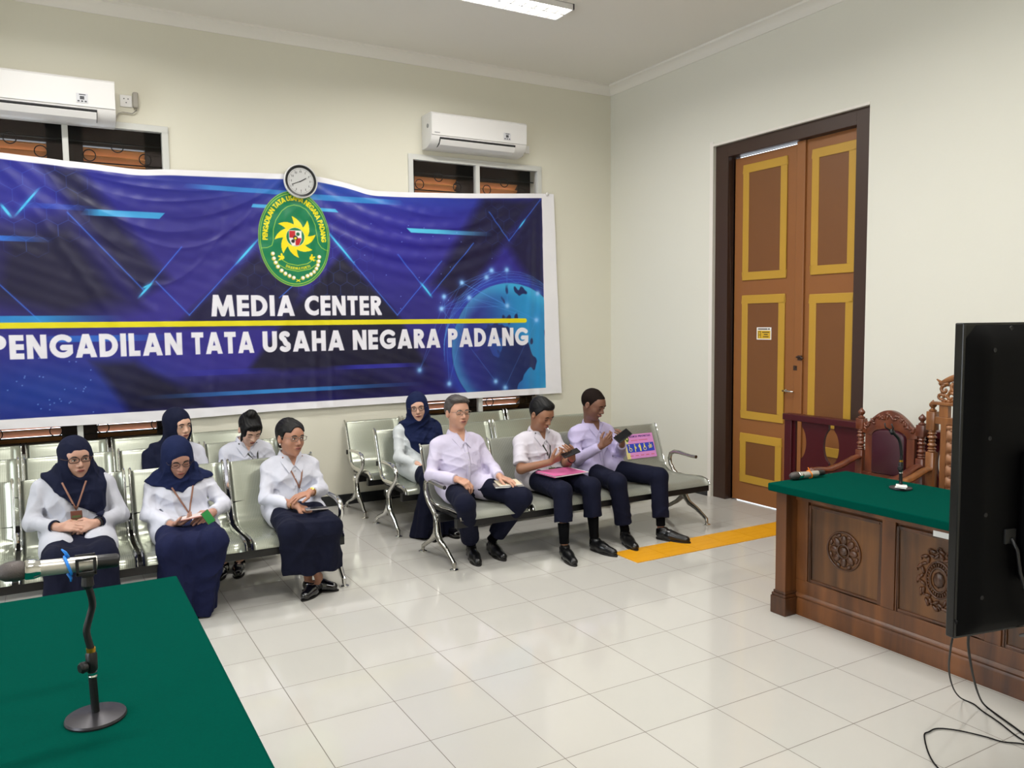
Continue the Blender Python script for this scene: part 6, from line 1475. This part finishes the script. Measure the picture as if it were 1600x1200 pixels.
for s in (1, -1): er.ell(p['h2w'](s*.080, .002, -.04), (.005, .005, .006), 8, 6)
er.build('earrings', mat('pearl', (230,226,220), .2), p['root'], smooth=True)
phone('phone', (-4.082,-2.355,.5475), (.9,-.1,-.02), (.1,.9,-.02), (.14,.068,.009), mat('silver_case', (170,165,165), .25, .6), mat('phone_black', (14,14,18), .1), 'silver phone under the right hand of the woman with crossed arms')
# -------- 4 second row, dark hijab
p = person('person', 'woman in a dark navy hijab half hidden behind the woman with the pink phone', dict(
    pel=(-4.73,-.975,.485), shR=(-4.885,-.97,.765), shL=(-4.575,-.97,.765), H=(-4.715,-1.045,.985), elR=(-4.930,-1.05,.575), elL=(-4.530,-1.05,.575), wrR=(-4.800,-1.28,.560), wrL=(-4.660,-1.28,.560),
    handR=((.6,-.6,-.1),(0,0,-1),(1,0,0),[[.3,.5,.3]]*4,.86), handL=((-.6,-.6,-.1),(0,0,-1),(-1,0,0),[[.3,.5,.3]]*4,.86),
    knR=(-4.83,-1.48,.460), knL=(-4.63,-1.48,.460), anR=(-4.82,-1.42,.085), anL=(-4.66,-1.42,.085), toeR=(-4.83,-1.58,0), toeL=(-4.65,-1.58,0), hemR=(-4.82,-1.40,0), hemL=(-4.66,-1.40,0)),
    dict(seed=41, skin=(212,170,146), face=(26, -4, 3), fat=.98, armr=1.08, shirt=M_shirtw, tunic=.4, skirt=(.04, .09), hijab=M_navy3, bust=True, collar=False, placket=False,
    drape=[(-.15,.10),(.12,.10),(.06,.0),(.0,-.10),(-.13,-.20),(-.23,-.22),(-.24,.0)], shoes='flat', gaze=.5, dth=.016))
# -------- 5 second row, bun
p = person('person', 'young woman with a black hair bun looking down, second row behind the empty seat', dict(
    pel=(-4.22,-.975,.485), shR=(-4.375,-.985,.740), shL=(-4.075,-.985,.740), H=(-4.212,-1.085,.925), elR=(-4.430,-1.07,.570), elL=(-4.03,-1.07,.570), wrR=(-4.400,-1.27,.545), wrL=(-4.200,-1.30,.555),
    handR=((.25,-.75,-.1),(1,0,-.3),(0,0,1),[[.6,.9,.5]]*4,.88), handL=((-.6,-.5,0),(0,0,-1),(0,-1,0),[[.4,.5,.4]]*4,.88),
    knR=(-4.35,-1.47,.460), knL=(-4.16,-1.47,.460), anR=(-4.53,-1.60,.085), anL=(-4.42,-1.60,.085), toeR=(-4.60,-1.76,0), toeL=(-4.47,-1.77,0)),
    dict(neck=.042, seed=53, skin=(216,174,150), face=(8, -34, 0), fat=.96, armr=1.05, eyes='down', shirt=M_shirtw, hair='bun', lanyard=(M_lang, .06, -.17, None), open=24, nbtn=6, shoes='flat', lip=(172,96,92), hs=.97))
# -------- 6 second row right, long hijab
p = person('person', 'woman in a long blue hijab and glasses facing the camera, behind the grey-haired man', dict(
    pel=(-2.79,-.965,.495), shR=(-2.955,-.955,.790), shL=(-2.625,-.955,.790), H=(-2.812,-1.025,.998), elR=(-3.000,-1.05,.590), elL=(-2.580,-1.05,.590), wrR=(-2.925,-1.265,.555), wrL=(-2.740,-1.275,.560),
    handR=((.85,-.35,-.15),(.0,.2,-1),(0,-1,0),[[.3,.4,.3]]*4,.86), handL=((-.85,-.35,-.1),(0,.2,-1),(0,-1,0),[[.3,.4,.3]]*4,.86),
    knR=(-2.90,-1.47,.465), knL=(-2.70,-1.47,.465), anR=(-2.92,-1.48,.085), anL=(-2.76,-1.48,.085), toeR=(-2.95,-1.62,0), toeL=(-2.76,-1.62,0), hemR=(-2.96,-1.47,0), hemL=(-2.78,-1.47,0)),
    dict(seed=61, skin=(206,162,140), face=(-22, -4, 6), fat=1.02, armr=1.05, shirt=mat('white_tunic', (200,204,205), .8, spec=.25, bump=(20, .22, .012)), tunic=.55, skirt=(.012, .115), hijab=M_navy2, bust=True, collar=False, placket=False,
    drape=[(-.15,.10),(.15,.10),(.22,-.02),(.20,-.26),(.12,-.28),(-.02,-.27),(-.11,-.20),(-.15,-.06)], glasses=(M_gl, 'round'), shoes='flat', dth=.014))
# -------- 7 grey-haired man
p = person('person', 'grey-haired man in glasses and a pale lilac long-sleeved shirt', dict(
    pel=(-2.875,-1.965,.500), shR=(-3.045,-1.925,.800), shL=(-2.715,-1.925,.800), H=(-2.892,-1.965,1.048), elR=(-3.130,-2.00,.605), elL=(-2.640,-2.05,.610), wrR=(-3.030,-2.235,.600), wrL=(-2.705,-2.265,.592),
    handR=((.55,-.70,-.30),(.1,.25,-1),(1,.2,.2),[[.55,.8,.5],[.6,.8,.5],[.65,.8,.5],[.7,.8,.5]],.96,.05), handL=((.42,-.85,-.20),(0,-.15,-1),(-1,-.3,0),[[.15,.3,.2]]*4,.96,.08,.3),
    knR=(-3.085,-2.46,.470), knL=(-2.630,-2.46,.465), anR=(-2.915,-2.205,.095), anL=(-2.725,-2.165,.095), toeR=(-2.955,-2.41,0), toeL=(-2.740,-2.40,0)),
    dict(seed=71, skin=(194,146,122), face=(2, 0, 0), fat=1.12, belly=1.15, armr=1.10, fw=1.03, shirt=M_shirtl, hair='grey', hairmat=M_hairg, glasses=(mat('clear_rim'), 'thin'), pocket=True, hemz=(.17,.17), tunic=.30, eyes='down'))
for i, (dz, m_) in enumerate(((0, mat('magazine_grey', (120,112,106), .5)), (.012, mat('cream_paper', (214,202,176), .7)))):
    c = Vector((-2.665, -2.315, .538+dz)); M = Matrix.Translation(c) @ Matrix.Rotation(-.35+.12*i, 4, 'Z') @ Matrix.Rotation(.06, 4, 'X')
    r = empty('magazine' if i == 0 else 'notebook', tuple(c), label=['grey magazine lying on the grey-haired man\'s left thigh, under the notebook', 'cream notebook under the grey-haired man\'s left hand'][i], cat='book')
    MB().box((-.105+.02*i, -.075, -.005), (.105-.02*i, .075, .005), M).build('cover', m_, r, bevel=.002); MB().box((-.102+.02*i, -.077, -.0035), (.106-.02*i, .073, .0035), M).build('pages', M_paper, r)
# -------- 8 man with short sleeves and phone
p = person('person', 'man in a short-sleeved white shirt with a pink folder on his lap', dict(
    pel=(-2.19,-1.965,.500), shR=(-2.355,-1.965,.775), shL=(-2.035,-1.965,.775), H=(-2.212,-2.055,.998), elR=(-2.420,-2.09,.590), elL=(-2.020,-2.12,.600), wrR=(-2.275,-2.280,.660), wrL=(-2.090,-2.300,.672),
    handR=((.62,-.30,.35),(.5,.35,.6),(-.3,.2,1),[[.55,.7,.5],[.6,.7,.5],[.65,.75,.5],[.7,.8,.5]],.94,.0), handL=((-.42,-.36,.42),(-.5,.6,.5),(-.2,.2,1),[[.5,.6,.4]]*4,.94,.0),
    knR=(-2.30,-2.48,.475), knL=(-2.045,-2.48,.480), anR=(-2.330,-2.545,.100), anL=(-2.035,-2.505,.100), toeR=(-2.385,-2.77,0), toeL=(-1.995,-2.735,0)),
    dict(seed=83, skin=(148,104,78), face=(14, -26, 0), fat=1.04, armr=1.10, sleeve=0., eyes='down', shirt=mat('white_pink_shirt', (204,199,208), .8, spec=.25, bump=(20, .22, .012)), hair='short', lanyard=(M_lang, .02, -.20, ((.012,-.02,-.11), 0, mat('card_olive'), M_cardb, .0)), hemz=(.24,.24), tunic=.17, lip=(112,62,50)))
band('watch', p['wrL']+(p['elL']-p['wrL'])*.14, p['wrL']-p['elL'], .029, M_black, p['root'], .008)
phone('phone', (-2.150,-2.368,.728), (.85,-.2,.28), (.1,.9,.25), (.135,.068,.010), mat('phone_dark', (24,24,30), .3), mat('phone_black'), 'dark phone held by the man in the short-sleeved shirt')
fr_ = empty('folder', (-2.20,-2.27,.58), label='pink paper folder on the lap of the man in the short-sleeved shirt', cat='folder')
Mf = Matrix.Translation((-2.185,-2.30,.5735)) @ Matrix.Rotation(.12, 4, 'Z') @ Matrix.Rotation(.02, 4, 'X')
MB().box((-.165, -.115, -.002), (.165, .115, .001), Mf).box((-.167, -.118, .007), (.160, .112, .0095), Mf @ Matrix.Rotation(.02, 4, 'Y')).build('folder_cover', mat('pink_card', (206,96,150), .55), fr_); MB().box((-.155, -.120, .001), (.162, .105, .0065), Mf).build('sheets', M_paper, fr_)
# -------- 9 man with violet shirt
p = person('person', 'man with cropped hair in a pale violet shirt using a phone, beside the empty seat', dict(
    pel=(-1.66,-1.965,.500), shR=(-1.825,-1.945,.795), shL=(-1.495,-1.945,.795), H=(-1.700,-2.030,1.042), elR=(-1.880,-2.06,.615), elL=(-1.470,-2.08,.640), wrR=(-1.785,-2.255,.735), wrL=(-1.605,-2.285,.735),
    handR=((.48,-.36,.55),(.5,.55,.3),(-.2,.3,1),[[.4,.6,.5],[.5,.7,.5],[.65,.75,.5],[.7,.8,.5]],.94,.0), handL=((-.26,-.38,.62),(-.6,.7,.3),(-.2,.2,1),[[.5,.6,.4]]*4,.94,.0),
    knR=(-1.785,-2.46,.480), knL=(-1.365,-2.45,.480), anR=(-1.725,-2.475,.100), anL=(-1.410,-2.525,.100), toeR=(-1.785,-2.70,0), toeL=(-1.305,-2.755,0)),
    dict(seed=97, skin=(124,86,68), face=(22, -22, 0), fat=1.0, armr=1.08, eyes='down', shirt=M_shirtv, hair='buzz', hairmat=M_hairx, hemz=(.14,.15), tunic=.27, lip=(98,56,46)))
phone('phone', (-1.668,-2.375,.820), (.8,-.1,.45), (-.2,.75,.45), (.135,.072,.012), mat('phone_dark'), mat('phone_black'), 'dark phone held up by the man in the violet shirt')
MB().tube([p['chest'](.075,-.115,.004), p['chest'](.078,-.075,.012)], .005, 8).build('pen', M_lan, p['root'], smooth=True)
print('total', time.time()-T0)
